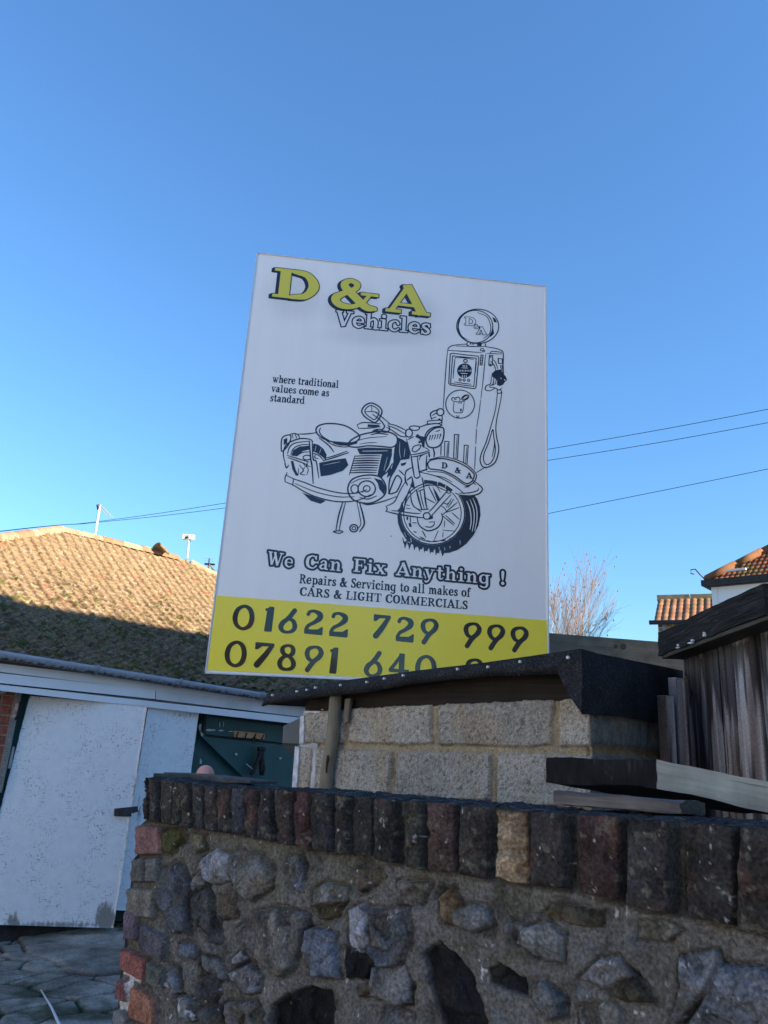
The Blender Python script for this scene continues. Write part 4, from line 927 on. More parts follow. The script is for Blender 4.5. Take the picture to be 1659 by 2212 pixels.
# white cane on the yard
a = atz(88, 2138, .06); b = atz(132, 2222, .05); b2 = a+(b-a)*1.9; b2[2] = .045
mb = MB(); mb.tube([a, a+(b-a)*.5+[.006, 0, .004], b, b2], [.004, .006, .009, .010], 8)
o = mb.build('white_stick', m_plain('white_plastic', (.55, .57, .6), (.68, .70, .73), 20, .5), None, True); tag(o, 'thin white stick lying on the cobbled yard', 'stick')

# aerials on the roofs
al_m = m_plain('aluminium', (.6, .58, .56), (.75, .73, .7), 10, .4, .5, 0, .3)
bk_m = m_plain('aerial_black', (.02, .02, .022), None, 5, .5)
def P_(x, y, Y): return at(x, y, Y)
Y1 = 10.3
ae = thing('yagi_aerial', 'pale mast with a short downward tilted aerial, leftmost on the garage roof', 'aerial', tuple(P_(205, 1160, Y1)), 'television aerials on the roofs')
mb = MB(); mb.tube([P_(204,1162,Y1), P_(216,1091,Y1)], .017, 8); mb.build('mast', al_m, ae)
mb = MB(); b0_, b1_ = P_(214,1090,Y1), P_(238,1115,Y1-.3); mb.tube([b0_, b1_], .007, 6)
ud = np.cross(b1_-b0_, [0, 0, 1]); ud = ud/np.linalg.norm(ud)
ud = GP.t*.8+np.array([0, 0, -.12])
for t in np.linspace(.15, .95, 6): c = b0_+(b1_-b0_)*t; mb.tube([c-ud*.08, c+ud*.08], .0016, 5)
mb.build('boom', m_plain('boom_grey', (.30, .30, .31), None, 5, .5), ae); mb = MB(); mb.tube([P_(211,1090,Y1), P_(213,1101,Y1)], .02, 8); mb.build('clamp', bk_m, ae)
Y2 = 11.5
ae = thing('grid_aerial', 'white mast with a small flat rectangular grid aerial on top', 'aerial', tuple(P_(405, 1206, Y2)), 'television aerials on the roofs')
mb = MB(); mb.tube([P_(404,1206,Y2), P_(409,1158,Y2)], .017, 8); mb.build('mast', al_m, ae)
mb = MB(); gp_ = [P_(395.5,1155,Y2), P_(419.5,1156.5,Y2), P_(419,1165.5,Y2), P_(395,1164,Y2)]
for p, q in zip(gp_, gp_[1:]+gp_[:1]): mb.tube([p, q], .012, 6)
for t in np.linspace(.12, .88, 4): mb.tube([gp_[0]*(1-t)+gp_[3]*t, gp_[1]*(1-t)+gp_[2]*t], .009, 6)
mb.build('grid_panel', al_m, ae); mb = MB(); mb.tube([P_(400,1162,Y2-.05), P_(406,1160,Y2-.05)], .02, 8); mb.tube([P_(409,1164,Y2-.05), P_(411,1170,Y2-.05)], .01, 6); mb.build('dipole', bk_m, ae)
Y3 = 12.4
ae = thing('cross_aerial', 'dark cross shaped aerial with thin rods and a slanting boom, nearest the sign', 'aerial', tuple(P_(452, 1250, Y3)), 'television aerials on the roofs')
mb = MB(); mb.tube([P_(452.5,1206,Y3), P_(450,1230,Y3)], .014, 6); mb.tube([P_(442,1218,Y3), P_(464,1219.5,Y3)], .017, 6); mb.build('reflector', bk_m, ae)
mb = MB(); mb.tube([P_(451,1218,Y3), P_(473,1243,Y3-.4)], .008, 6)
for x, y, l in ((451,1206.5,11),(450,1211.5,12),(450,1222.5,13),(457,1224.5,9),(461,1229.5,8),(465,1234,7),(469,1239,6)): mb.tube([P_(x-l,y-.6,Y3-.1), P_(x+l,y+.6,Y3-.1)], .003, 5)
mb.build('director_rods', m_plain('thin_rod', (.25, .26, .28), None, 5, .5), ae)
mb = MB(); mb.tube([P_(458,1226,Y3), P_(461,1238,Y3), P_(462,1262,Y3)], .013, 6); mb.build('mast', bk_m, ae)
# ================================================================== the painted sign
SP = vplane(441, 1452, 4.5, 1180, 1490, 4.7)
sign = thing('advertising_sign', 'tall white and yellow vehicle repair sign board standing above the block shed', 'sign', tuple(SP.pt(1.0, 0, -.1)))
W_, zB = SP.uv(SP.hit(1181, 1050))[0], SP.hit(441, 1452)[2]
def SU(x, y): u, z = SP.uv(SP.hit(x, y)); return np.array([u, z])
tl, tr = SU(560, 548), SU(1182, 620); u0s = .010
zTl, zTr = tl[1], tr[1]; u1s = (tr[0]+SU(1180, 1400)[0])/2; zBr = zB+.045
print('sign', tl, tr, u0s, u1s, zB)
CELL = .00205
gw = int((u1s-u0s)/CELL)+1; gh = int((max(zTl, zTr)-zB)/CELL)+1
class Ink:
    def __init__(s): s.D = np.full((gh, gw), .2, np.float32)
    def win(s, lo, hi, m=.022):
        i0 = max(int((lo[0]-u0s-m)/CELL), 0); i1 = min(int((hi[0]-u0s+m)/CELL)+2, gw); j0 = max(int((lo[1]-zB-m)/CELL), 0); j1 = min(int((hi[1]-zB+m)/CELL)+2, gh)
        if i1 <= i0 or j1 <= j0: return None
        x, y = np.meshgrid(u0s+np.arange(i0, i1)*CELL, zB+np.arange(j0, j1)*CELL); return (slice(j0, j1), slice(i0, i1)), x, y
    def put(s, sl_, d, er):
        if er: s.D[sl_] = np.maximum(s.D[sl_], -d)
        else: s.D[sl_] = np.minimum(s.D[sl_], d)
    def stroke(s, pts, rad, er=False, jitter=0):
        pts = np.asarray(pts, float); rad = np.broadcast_to(np.asarray(rad, float), (len(pts),))
        for a, b, ra, rb in zip(pts[:-1], pts[1:], rad[:-1], rad[1:]):
            r = max(ra, rb); q = s.win(np.minimum(a, b)-r, np.maximum(a, b)+r)
            if q is None: continue
            sl_, x, y = q; e = b-a; L2 = e@e+1e-12
            t = np.clip(((x-a[0])*e[0]+(y-a[1])*e[1])/L2, 0, 1)
            s.put(sl_, np.hypot(x-a[0]-t*e[0], y-a[1]-t*e[1])-(ra+(rb-ra)*t), er)
    def poly(s, pts, er=False):
        pts = np.asarray(pts, float); q = s.win(pts.min(0), pts.max(0))
        if q is None: return
        sl_, x, y = q; s.put(sl_, sdpoly(x, y, [tuple(p) for p in pts]), er)
def spline(pts, closed=False, n=7):
    p = np.asarray(pts, float)
    if closed: p = np.vstack([p[-1:], p, p[:2]])
    else: p = np.vstack([2*p[:1]-p[1:2], p, 2*p[-1:]-p[-2:-1]])
    o = []
    for i in range(1, len(p)-2):
        a, b, c, d = p[i-1:i+3]
        for t in np.linspace(0, 1, n, endpoint=False):
            o.append(.5*((2*b)+(c-a)*t+(2*a-5*b+4*c-d)*t*t+(3*b-a-3*c+d)*t**3))
    o.append(p[-2]); return np.array(o)
# ---- slab serif letters: s = stroke with varying width, b = box, l = straight bar with square ends, p = outline; cap height 1
GL = {}
def gl(ch, adv, *pr): GL[ch] = (adv, pr)
def sr(*boxes): return [('b',)+b for b in boxes]
BWL = [(.3,.58,.1),(.48,.66,.1),(.66,.53,.17),(.7,.34,.2),(.66,.15,.17),(.48,.04,.1),(.3,.14,.1)]
BWR = [(.52,.58,.1),(.34,.66,.1),(.14,.53,.17),(.1,.34,.2),(.14,.15,.17),(.34,.04,.1),(.52,.14,.1)]
gl('D', 1.0, *sr((.12,0,.34,1),(0,0,.5,.1),(0,.9,.5,1)), ('s', [(.40,.94,.12),(.68,.85,.18),(.82,.5,.26),(.68,.15,.18),(.40,.06,.12)]))
gl('A', 1.0, ('l',.08,.03,.47,.98,.13), ('l',.43,1,.84,.02,.23), ('l',.24,.30,.70,.30,.1), *sr((-.05,0,.32,.11),(.58,0,1.02,.11),(.34,.92,.52,1)))
gl('V', .96, ('l',.13,.97,.46,0,.23), ('l',.47,.02,.79,.97,.12), *sr((-.03,.9,.36,1),(.6,.9,.98,1)))
gl('W', 1.24, ('l',.12,.97,.34,0,.2), ('l',.35,.02,.56,.85,.11), ('l',.5,.97,.78,0,.2), ('l',.79,.02,1.05,.97,.11), *sr((-.03,.9,.34,1),(.88,.9,1.24,1),(.42,.9,.66,1)))
CS = [(.77,.74,.13),(.66,.91,.12),(.45,.95,.12),(.2,.78,.22),(.13,.5,.25),(.2,.2,.22),(.45,.05,.12),(.66,.08,.12),(.82,.25,.11)]
gl('C', .92, ('s', CS), ('b',.72,.68,.82,1.0))
gl('G', 1.0, ('s', CS[:-1]), *sr((.72,.68,.82,1.0),(.62,.05,.83,.42),(.5,.36,.95,.46)))
gl('F', .86, *sr((.12,0,.33,1),(0,0,.5,.1),(0,.9,.82,1),(.72,.68,.82,1),(.3,.46,.6,.56),(.53,.37,.62,.65)))
gl('E', .9, *sr((.12,0,.33,1),(0,0,.84,.1),(0,.9,.82,1),(.72,.7,.82,1),(.74,0,.84,.32),(.3,.46,.6,.56),(.53,.37,.62,.65)))
gl('L', .86, *sr((.12,0,.33,1),(0,0,.82,.1),(0,.9,.48,1),(.72,0,.82,.36)))
gl('I', .52, *sr((.12,0,.33,1),(0,0,.46,.1),(0,.9,.46,1)))
gl('H', 1.04, *sr((.12,0,.33,1),(.66,0,.87,1),(0,0,.45,.1),(0,.9,.45,1),(.54,0,1,.1),(.54,.9,1,1),(.3,.45,.7,.55)))
gl('T', .94, *sr((.35,0,.56,1),(.2,0,.71,.1),(0,.9,.91,1),(0,.68,.1,1),(.81,.68,.91,1)))
gl('R', .98, *sr((.12,0,.33,1),(0,0,.45,.1),(0,.9,.45,1),(.72,0,1,.1)), ('s', [(.36,.95,.1),(.62,.88,.15),(.69,.73,.22),(.6,.58,.15),(.36,.51,.1)]), ('l',.46,.52,.84,.03,.2))
gl('S', .74, ('s', [(.60,.78,.1),(.5,.93,.12),(.33,.95,.13),(.17,.83,.18),(.18,.66,.2),(.4,.5,.23),(.58,.34,.2),(.57,.14,.17),(.38,.05,.12),(.2,.08,.12),(.1,.24,.1)]), *sr((.57,.68,.66,1),(.04,0,.13,.32)))
gl('O', .94, ('c', [(.45,.95,.11),(.17,.78,.21),(.12,.5,.24),(.17,.22,.21),(.45,.05,.11),(.73,.22,.21),(.78,.5,.24),(.73,.78,.21)]))
gl('M', 1.24, *sr((.12,0,.22,1),(.86,0,1.07,1),(0,0,.36,.1),(0,.9,.3,1),(.74,0,1.2,.1),(.9,.9,1.2,1)), ('l',.14,.98,.6,.05,.2), ('l',.58,.03,.95,.98,.1))
gl('o', .73, ('c', [(.36,.66,.1),(.14,.54,.17),(.1,.35,.2),(.14,.16,.17),(.36,.04,.1),(.58,.16,.17),(.62,.35,.2),(.58,.54,.17)]))
gl('e', .71, ('s', [(.12,.37,.08),(.6,.37,.09)]), ('s', [(.6,.38,.13),(.55,.58,.13),(.36,.66,.11),(.15,.54,.17),(.1,.34,.2),(.16,.14,.17),(.38,.04,.12),(.62,.16,.08)]))
gl('c', .66, ('s', [(.56,.5,.16),(.5,.63,.12),(.36,.66,.1),(.15,.54,.17),(.1,.34,.2),(.16,.14,.17),(.38,.04,.12),(.6,.18,.08)]))
gl('a', .72, ('s', [(.14,.52,.13),(.28,.66,.1),(.44,.62,.14),(.48,.5,.19),(.48,.1,.19)]), ('b',.44,0,.68,.1), ('s', [(.44,.40,.09),(.2,.34,.13),(.1,.18,.19),(.22,.05,.12),(.44,.14,.1)]))
gl('i', .5, *sr((.13,0,.33,.7),(0,0,.46,.09),(0,.61,.2,.7)), ('s', [(.22,.9,.23),(.23,.9,.23)]))
gl('l', .5, *sr((.13,0,.33,1.02),(0,0,.46,.09),(0,.93,.2,1.02)))
gl('h', .85, *sr((.1,0,.3,1.02),(0,.93,.2,1.02),(0,0,.4,.09),(.48,0,.83,.09)), ('s', [(.28,.5,.08),(.48,.65,.12),(.62,.5,.2),(.62,.08,.2)]))
gl('n', .85, *sr((.1,0,.3,.7),(0,.61,.2,.7),(0,0,.4,.09),(.48,0,.83,.09)), ('s', [(.28,.5,.08),(.48,.65,.12),(.62,.5,.2),(.62,.08,.2)]))
gl('m', 1.24, *sr((.1,0,.3,.7),(0,.61,.2,.7),(0,0,.38,.09),(.45,0,.72,.09),(.86,0,1.2,.09)), ('s', [(.28,.5,.08),(.46,.65,.12),(.58,.5,.19),(.58,.08,.19)]), ('s', [(.66,.5,.08),(.84,.65,.12),(.98,.5,.19),(.98,.08,.19)]))
gl('r', .62, *sr((.1,0,.3,.7),(0,.61,.2,.7),(0,0,.44,.09)), ('s', [(.28,.45,.1),(.38,.62,.12),(.52,.6,.2)]))
gl('u', .86, *sr((.1,.15,.3,.7),(0,.61,.3,.7),(.54,0,.74,.7),(.42,.61,.6,.7),(.6,0,.84,.09)), ('s', [(.2,.25,.2),(.24,.08,.16),(.42,.05,.1),(.58,.2,.08)]))
gl('t', .55, *sr((.13,.12,.33,.92),(0,.61,.5,.7)), ('s', [(.23,.2,.2),(.28,.06,.14),(.42,.06,.1),(.5,.16,.07)]))
gl('d', .84, *sr((.5,0,.7,1.02),(.36,.93,.6,1.02),(.6,0,.82,.09)), ('s', BWR))
gl('p', .84, *sr((.12,-.32,.32,.7),(0,.61,.2,.7),(0,-.32,.45,-.23)), ('s', BWL))
gl('g', .84, *sr((.5,-.1,.7,.7),(.6,.61,.82,.7)), ('s', BWR), ('s', [(.6,-.1,.2),(.5,-.25,.13),(.3,-.27,.12),(.12,-.2,.13)]))
gl('s', .6, ('s', [(.5,.52,.09),(.42,.64,.1),(.28,.66,.11),(.14,.56,.15),(.18,.44,.16),(.4,.3,.17),(.46,.16,.16),(.34,.05,.11),(.2,.05,.1),(.1,.18,.09)]), *sr((.44,.46,.53,.7),(.03,0,.12,.24)))
gl('v', .74, ('l',.12,.68,.36,0,.19), ('l',.37,.02,.6,.68,.1), *sr((-.03,.61,.3,.7),(.44,.61,.76,.7)))
gl('w', 1.08, ('l',.12,.68,.32,0,.18), ('l',.33,.02,.5,.6,.1), ('l',.46,.68,.68,0,.18), ('l',.69,.02,.92,.68,.1), *sr((-.03,.61,.3,.7),(.38,.61,.6,.7),(.78,.61,1.08,.7)))
gl('x', .76, ('l',.14,.68,.6,.02,.19), ('l',.6,.68,.14,.02,.1), *sr((0,.61,.32,.7),(.46,.61,.74,.7),(0,0,.28,.09),(.42,0,.76,.09)))
gl('y', .76, ('l',.12,.68,.38,0,.19), ('l',.33,-.1,.6,.68,.1), *sr((-.03,.61,.3,.7),(.44,.61,.76,.7)), ('s', [(.36,-.04,.11),(.28,-.18,.12),(.14,-.26,.15),(.05,-.22,.14)]))
gl('k', .86, *sr((.1,0,.3,1.02),(0,.93,.2,1.02),(0,0,.4,.09),(.46,.61,.76,.7),(.5,0,.84,.09)), ('l',.28,.28,.62,.66,.1), ('l',.38,.42,.68,.03,.19))
gl('f', .5, *sr((.13,0,.33,.82),(0,.61,.5,.7),(0,0,.46,.09)), ('s', [(.23,.78,.2),(.3,.95,.13),(.44,.97,.12),(.53,.9,.14)]))
gl('&', 1.06, ('s', [(.96,.06,.12),(.76,.1,.2),(.46,.48,.22),(.28,.76,.2),(.40,.94,.13),(.55,.84,.16),(.5,.66,.15),(.28,.48,.16),(.12,.28,.22),(.2,.09,.19),(.42,.04,.14),(.66,.18,.11),(.79,.42,.1),(.82,.52,.1)]), ('b',.64,.48,1.02,.58))
gl('!', .42, ('s', [(.2,.92,.2),(.2,.55,.16),(.2,.34,.08)]), ('s', [(.2,.1,.22),(.201,.1,.22)]))
gl('0', .88, ('c', [(.45,.935,.13),(.2,.8,.17),(.11,.5,.2),(.2,.2,.16),(.45,.065,.13),(.70,.2,.19),(.77,.5,.2),(.68,.8,.18)]))
gl('1', .44, ('p', [(.0,.82),(.0,.92),(.12,.94),(.2,1),(.40,1),(.43,.96),(.41,.05),(.38,0),(.06,0),(.03,.04),(.09,.82)]))
S6 = [(.66,.91,.2),(.46,.64,.2),(.24,.44,.18),(.12,.26,.2)]; R6 = [(.44,.57,.12),(.22,.46,.17),(.12,.26,.2),(.22,.1,.16),(.42,.06,.12),(.66,.14,.17),(.73,.31,.2),(.64,.5,.17)]
gl('6', .84, ('s', S6), ('c', R6))
gl('9', .84, ('s', [(.84-x, 1-y, w) for x, y, w in S6]), ('c', [(.84-x, 1-y, w) for x, y, w in R6]))
gl('2', .84, ('s', [(.14,.80,.16),(.2,.9,.14),(.4,.94,.13),(.64,.84,.22),(.66,.68,.24),(.45,.5,.17),(.2,.36,.15),(.1,.2,.15),(.1,.1,.16)]), ('p', [(.02,.02),(.78,0),(.83,.04),(.83,.32),(.79,.34),(.6,.22),(.16,.2),(.05,.2)]))
gl('7', .9, ('p', [(.03,1),(.84,.99),(.89,.92),(.84,.84),(.56,.86),(.34,.85),(.16,.72),(.04,.73)]), ('s', [(.78,.9,.18),(.5,.5,.24),(.19,.13,.27)]))
gl('8', .84, ('c', [(.42,.945,.12),(.22,.88,.16),(.18,.74,.19),(.3,.6,.17),(.5,.56,.16),(.64,.66,.19),(.66,.8,.19),(.58,.91,.15)]), ('c', [(.42,.56,.13),(.2,.46,.17),(.11,.28,.2),(.2,.11,.17),(.42,.06,.13),(.66,.12,.17),(.73,.28,.2),(.62,.46,.17)]))
gl('4', .94, *sr((.47,0,.71,1),(.05,.24,.92,.38)), ('s', [(.56,.94,.11),(.3,.58,.15),(.11,.34,.15)]))
gl(' ', .42)
def glyph(ink, ch, T, sx, sy, dr=0.):
    """draw one letter; T maps letter units to the sign; sx, sy its size in metres"""
    adv, pr = GL[ch]; k = (sx+sy)/2
    for p in pr:
        if p[0] in 'sc':
            q = spline([(x, y, w) for x, y, w in p[1]], p[0] == 'c') if len(p[1]) > 2 else np.array(p[1], float)
            ink.stroke([T(x, y) for x, y, _ in q], q[:, 2]*.5*k*.97+dr)
        elif p[0] == 'b': x0, y0, x1, y1 = p[1:]; ink.poly([T(x0, y0), T(x1, y0), T(x1, y1), T(x0, y1)])
        elif p[0] == 'l':
            x0, y0, x1, y1, w = p[1:]; d = np.array([x1-x0, y1-y0]); n = np.array([-d[1], d[0]])/np.hypot(*d)*w/2
            ink.poly([T(x0+n[0], y0+n[1]), T(x1+n[0], y1+n[1]), T(x1-n[0], y1-n[1]), T(x0-n[0], y0-n[1])])
        else: ink.poly([T(x, y) for x, y in p[1]])
def text(ink, s, pa, pb, cap_px, ls=0., bold=0.):
    """a line of letters along a baseline from photo px pa to pb"""
    a, b = SU(*pa), SU(*pb); mid = ((pa[0]+pb[0])/2, (pa[1]+pb[1])/2)
    cap = SU(mid[0], mid[1]-cap_px)[1]-SU(*mid)[1]
    tot = sum(GL[c][0]+ls for c in s)-ls-.03; L = np.hypot(*(b-a)); sx = L/tot; d = (b-a)/L; x = 0
    for c in s:
        glyph(ink, c, (lambda X, Y, x=x: a+d*(x+X)*sx+np.array([0, Y*cap])), sx, cap, bold); x += GL[c][0]+ls
def glyphbox(ink, ch, x0, y0, x1, y1, base_slope=.075, lean=.105):
    """one letter filling a photo px box"""
    w = (x1-x0)-lean*(y1-y0)*.9; h = (y1-y0)-base_slope*w*.6; cx, cy = (x0+x1)/2, (y0+y1)/2
    c = SU(cx, cy); sx = (SU(cx+w/2, cy+base_slope*w/2)-SU(cx-w/2, cy-base_slope*w/2))[0]/max(GL[ch][0]-.03, .3); sy = SU(cx, cy-h/2)[1]-SU(cx, cy+h/2)[1]
    o = c-np.array([(GL[ch][0]-.03)*sx/2, sy/2]); glyph(ink, ch, lambda X, Y: o+np.array([X*sx, Y*sy]), sx, sy)
def contour(D, name, mat, k, col_parent, thr=0.):
    """filled area D < thr as one flat mesh lying k in front of the board"""
    I = (D < thr); V = []; F = []; lut = {}
    def vid(key, p):
        if key not in lut: lut[key] = len(V); V.append(p)
        return lut[key]
    full = I[:-1, :-1] & I[1:, :-1] & I[:-1, 1:] & I[1:, 1:]; part = (I[:-1, :-1] | I[1:, :-1] | I[:-1, 1:] | I[1:, 1:]) & ~full
    for j in range(full.shape[0]):
        r = full[j]
        if not r.any(): continue
        e = np.diff(np.concatenate([[0], r.astype(np.int8), [0]])); st = np.where(e == 1)[0]; en = np.where(e == -1)[0]
        for a, b in zip(st, en): F.append([vid((a, j), (a, j)), vid((b, j), (b, j)), vid((b, j+1), (b, j+1)), vid((a, j+1), (a, j+1))])
    for j, i in zip(*np.where(part)):
        cs = [(i, j), (i+1, j), (i+1, j+1), (i, j+1)]; f = []
        for q in range(4):
            (xa, ya), (xb, yb) = cs[q], cs[(q+1) % 4]; da, db = D[ya, xa]-thr, D[yb, xb]-thr
            if da < 0: f.append(vid((xa, ya), (xa, ya)))
            if (da < 0) != (db < 0):
                t = da/(da-db); key = ((xa, ya), (xb, yb)) if (xa, ya) < (xb, yb) else ((xb, yb), (xa, ya)); f.append(vid(key, (xa+(xb-xa)*t, ya+(yb-ya)*t)))
        if len(f) > 2: F.append(f)
    V = np.array(V, float); u = u0s+V[:, 0]*CELL; z = zB+V[:, 1]*CELL
    P = SP.o[None, :]+u[:, None]*SP.t[None, :]+k*SP.n[None, :]; P[:, 2] = z
    return mesh(name, P, F, mat, col_parent, False)
# ---- materials
def m_print(name, c, rough=.22, spec=.5, dirt=.0):
    q = NT(name, rough, spec); co = q.co(); n1 = q.noise(co, 2.2, 3); q.base(q.mix(c, tuple(x*(1-dirt) for x in c), q.ramp(n1, [(.4, G3(0)), (.65, G3(1))])))
    q.bump(q.noise(co, 55, 2), .02, .001); return q.m
navy = m_print('navy_print', (.010, .016, .040), .2, .5); black = m_print('black_vinyl', (.006, .006, .007), .07, .6); yel = m_print('yellow_print', (.88, .74, .05), .24, .5)
# ---- board
bd = NT('white_board', .28, .5); _c = bd.co(attr='gc'); _a = bd.n('ShaderNodeAttribute', _attribute_name='Col').outputs['Color']
bd.base(bd.mix(_a, bd.ramp(bd.noise(bd.co(attr='gc', scale=(5, .3, 1)), 2, 5), [(.3, G3(.962)), (.7, G3(1.0))]), 1, 'MULTIPLY')); bd.bump(bd.noise(_c, 3, 2), .05, .01); bd = bd.m
# D & A heading
logo = Ink(); top_ = Ink()
for ch, bx in (('D', (588,581,697,650)), ('&', (711,601,822,670)), ('A', (836,614,929,681))):
    for ink in (top_,): glyphbox(ink, ch, *bx, base_slope=.1, lean=.10)
tD = top_.D
sh = np.roll(np.roll(tD, -5, 0), -8, 1); sh2 = np.roll(np.roll(tD, -2, 0), -4, 1)
logo.D = np.minimum(np.minimum(sh, sh2), tD)-.0062
# soft printed glow round the heading
nb, mb_ = 120, 160
uu, zz = np.meshgrid(np.linspace(u0s, u1s, nb), np.linspace(0, 1, mb_)); uu = uu.ravel(); tt = zz.ravel()
zlo = np.interp(uu, [u0s, u1s], [zB, zBr]); zhi = np.interp(uu, [u0s, u1s], [zTl, zTr]); zz = zlo+(zhi-zlo)*tt
P = SP.o[None, :]+uu[:, None]*SP.t[None, :]; P[:, 2] = zz
cc = np.ones((len(uu), 3))*np.array([.86, .86, .86])
px, py = proj(P)
g = np.zeros(len(uu))
for (x, y, rx, ry) in ((635,625,66,52),(757,650,70,46),(880,665,66,44),(825,708,120,26)): g = np.maximum(g, np.exp(-(((px-x-2)/rx)**2+((py-y-14)/ry)**2)**2))
cc *= (1-.15*g)[:, None]
n_ = len(P); bk = P-SP.n*.022; i = np.arange(n_).reshape(mb_, nb); ring = np.concatenate([i[0, :], i[1:, -1], i[-1, -2::-1], i[-2:0:-1, 0]])
rq = np.stack([ring, np.roll(ring, -1), np.roll(ring, -1)+n_, ring+n_], 1); f = grid_faces(mb_, nb)
mesh('sign_board', np.vstack([P, bk]), np.vstack([f, f+n_, rq]), bd, sign, False, col=np.vstack([cc, cc]), gc=np.stack([np.r_[uu, uu], np.r_[zz, zz], 0*np.r_[uu, uu]], 1))
# yellow band: follows the lower edge
ya, yb = SU(466, 1286), SU(1178, 1340); f = [(u0s+.006, ya[1]), (u1s-.006, ya[1]+(yb[1]-ya[1])*(u1s-ya[0])/(yb[0]-ya[0])), (u1s-.006, zBr+.012), (u0s+.006, zB+.012)]
n1, n2 = 30, 12; V = []
for j in range(n2+1):
    for i_ in range(n1+1):
        s, t = i_/n1, j/n2; a = np.array(f[3])*(1-s)+np.array(f[2])*s; b = np.array(f[0])*(1-s)+np.array(f[1])*s; q = a*(1-t)+b*t; V.append(SP.pt(q[0], q[1], .0016))
mesh('yellow_band', V, grid_faces(n2+1, n1+1), yel, sign)
# aluminium edge trim
tr_m = m_plain('edge_trim', (.55, .56, .58), (.68, .69, .71), 6, .4, .5, 0, .2)
mb = MB(); c4_ = [SP.pt(u0s, zB, -.024), SP.pt(u1s, zBr, -.024), SP.pt(u1s, zTr, -.024), SP.pt(u0s, zTl, -.024)]
for p, q in zip(c4_, c4_[1:]+c4_[:1]):
    d = q-p; d /= np.linalg.norm(d); o_ = np.cross(d, SP.n); o_ = o_ if np.dot(o_, (c4_[0]+c4_[2])/2-p) < 0 else -o_
    mb.box(p-d*.006, q-p+d*.012, o_*.006, SP.n*.028)
mb.build('edge_trim', tr_m, sign)
for u in (1.0, 1.75):
    q = MB(); q.box(SP.pt(u, 0, -.026), np.array([0, 0, zTr-.3]), SP.t*.09, -SP.n*.09); q.build('sign_post', m_grey, sign)
contour(logo.D, 'heading_shadow', navy, .0016, sign); contour(tD, 'heading_letters', m_print('yellow_letter', (.66, .60, .09), .4, .3), .003, sign)
# outlined words
veh = Ink(); text(veh, 'Vehicles', (725, 703), (929, 723), 33, .02, .0005)
we = Ink()
for s, a, b in (('We', (578,1219), (632,1227)), ('Can', (659,1227), (736,1234)), ('Fix', (763,1235), (832,1241)), ('Anything', (856,1243), (1058,1262)), ('!', (1077,1262), (1094,1264))): text(we, s, a, b, 29, .10)
gD = Ink(); text(gD, 'D', (1003.5,702), (1028,704), 17, 0); text(gD, '&', (1024,709), (1035,710), 7.5, 0); text(gD, 'A', (1030,722), (1050,723), 15.5, 0)
L = Ink()
contour(np.maximum(veh.D-.0084, -veh.D-.0004), 'vehicles_lettering', navy, .0016, sign); contour(np.maximum(we.D-.0120, -we.D-.0008), 'slogan_lettering', navy, .0016, sign)
T = Ink()
text(T, 'where traditional', (588.5,826), (731,838.5), 16.5, .04, .0004); text(T, 'values come as', (586,846.5), (710.5,857), 16.5, .04, .0004); text(T, 'standard', (583,867), (657.5,873), 16.5, .04, .0004)
contour(T.D, 'tagline_lettering', navy, .0016, sign); T = Ink()
text(T, 'Repairs & Servicing to all makes of', (646,1260), (1015,1290), 20, .05, .0008); text(T, 'CARS & LIGHT COMMERCIALS', (647,1286.5), (1010,1316.5), 18.5, .05, .0006)
contour(T.D, 'service_lettering', navy, .0016, sign)
N = Ink()
for ch, bx in [('0',(499,1304.5,551.5,1363)),('1',(569,1310,592,1365)),('6',(599,1312,644.5,1370)),('2',(655,1316,700,1372)),('2',(709,1321,754,1377)),('7',(802,1327,845,1382)),('2',(852,1331.5,896,1388)),('9',(905,1334.6,949,1394)),('9',(998,1343,1042,1402)),('9',(1049,1347.5,1093,1406.5)),('9',(1099.5,1352,1144,1411))]: glyphbox(N, ch, *bx)
contour(N.D, 'phone_number', black, .0032, sign); N = Ink()
for ch, bx in [('0',(482,1382,534.7,1443)),('7',(545,1387,593,1444.5)),('8',(597,1390,642,1450.5)),('9',(654,1393,700,1454)),('1',(709,1398,731,1455.5)),('6',(783,1404,828,1464)),('4',(835.5,1410,885.5,1467)),('0',(893,1413,945,1474)),('9',(1002,1421,1046,1480)),('9',(1053,1426,1097,1485)),('9',(1104,1431,1148,1490))]: glyphbox(N, ch, *bx)
contour(N.D, 'phone_number', black, .0032, sign)
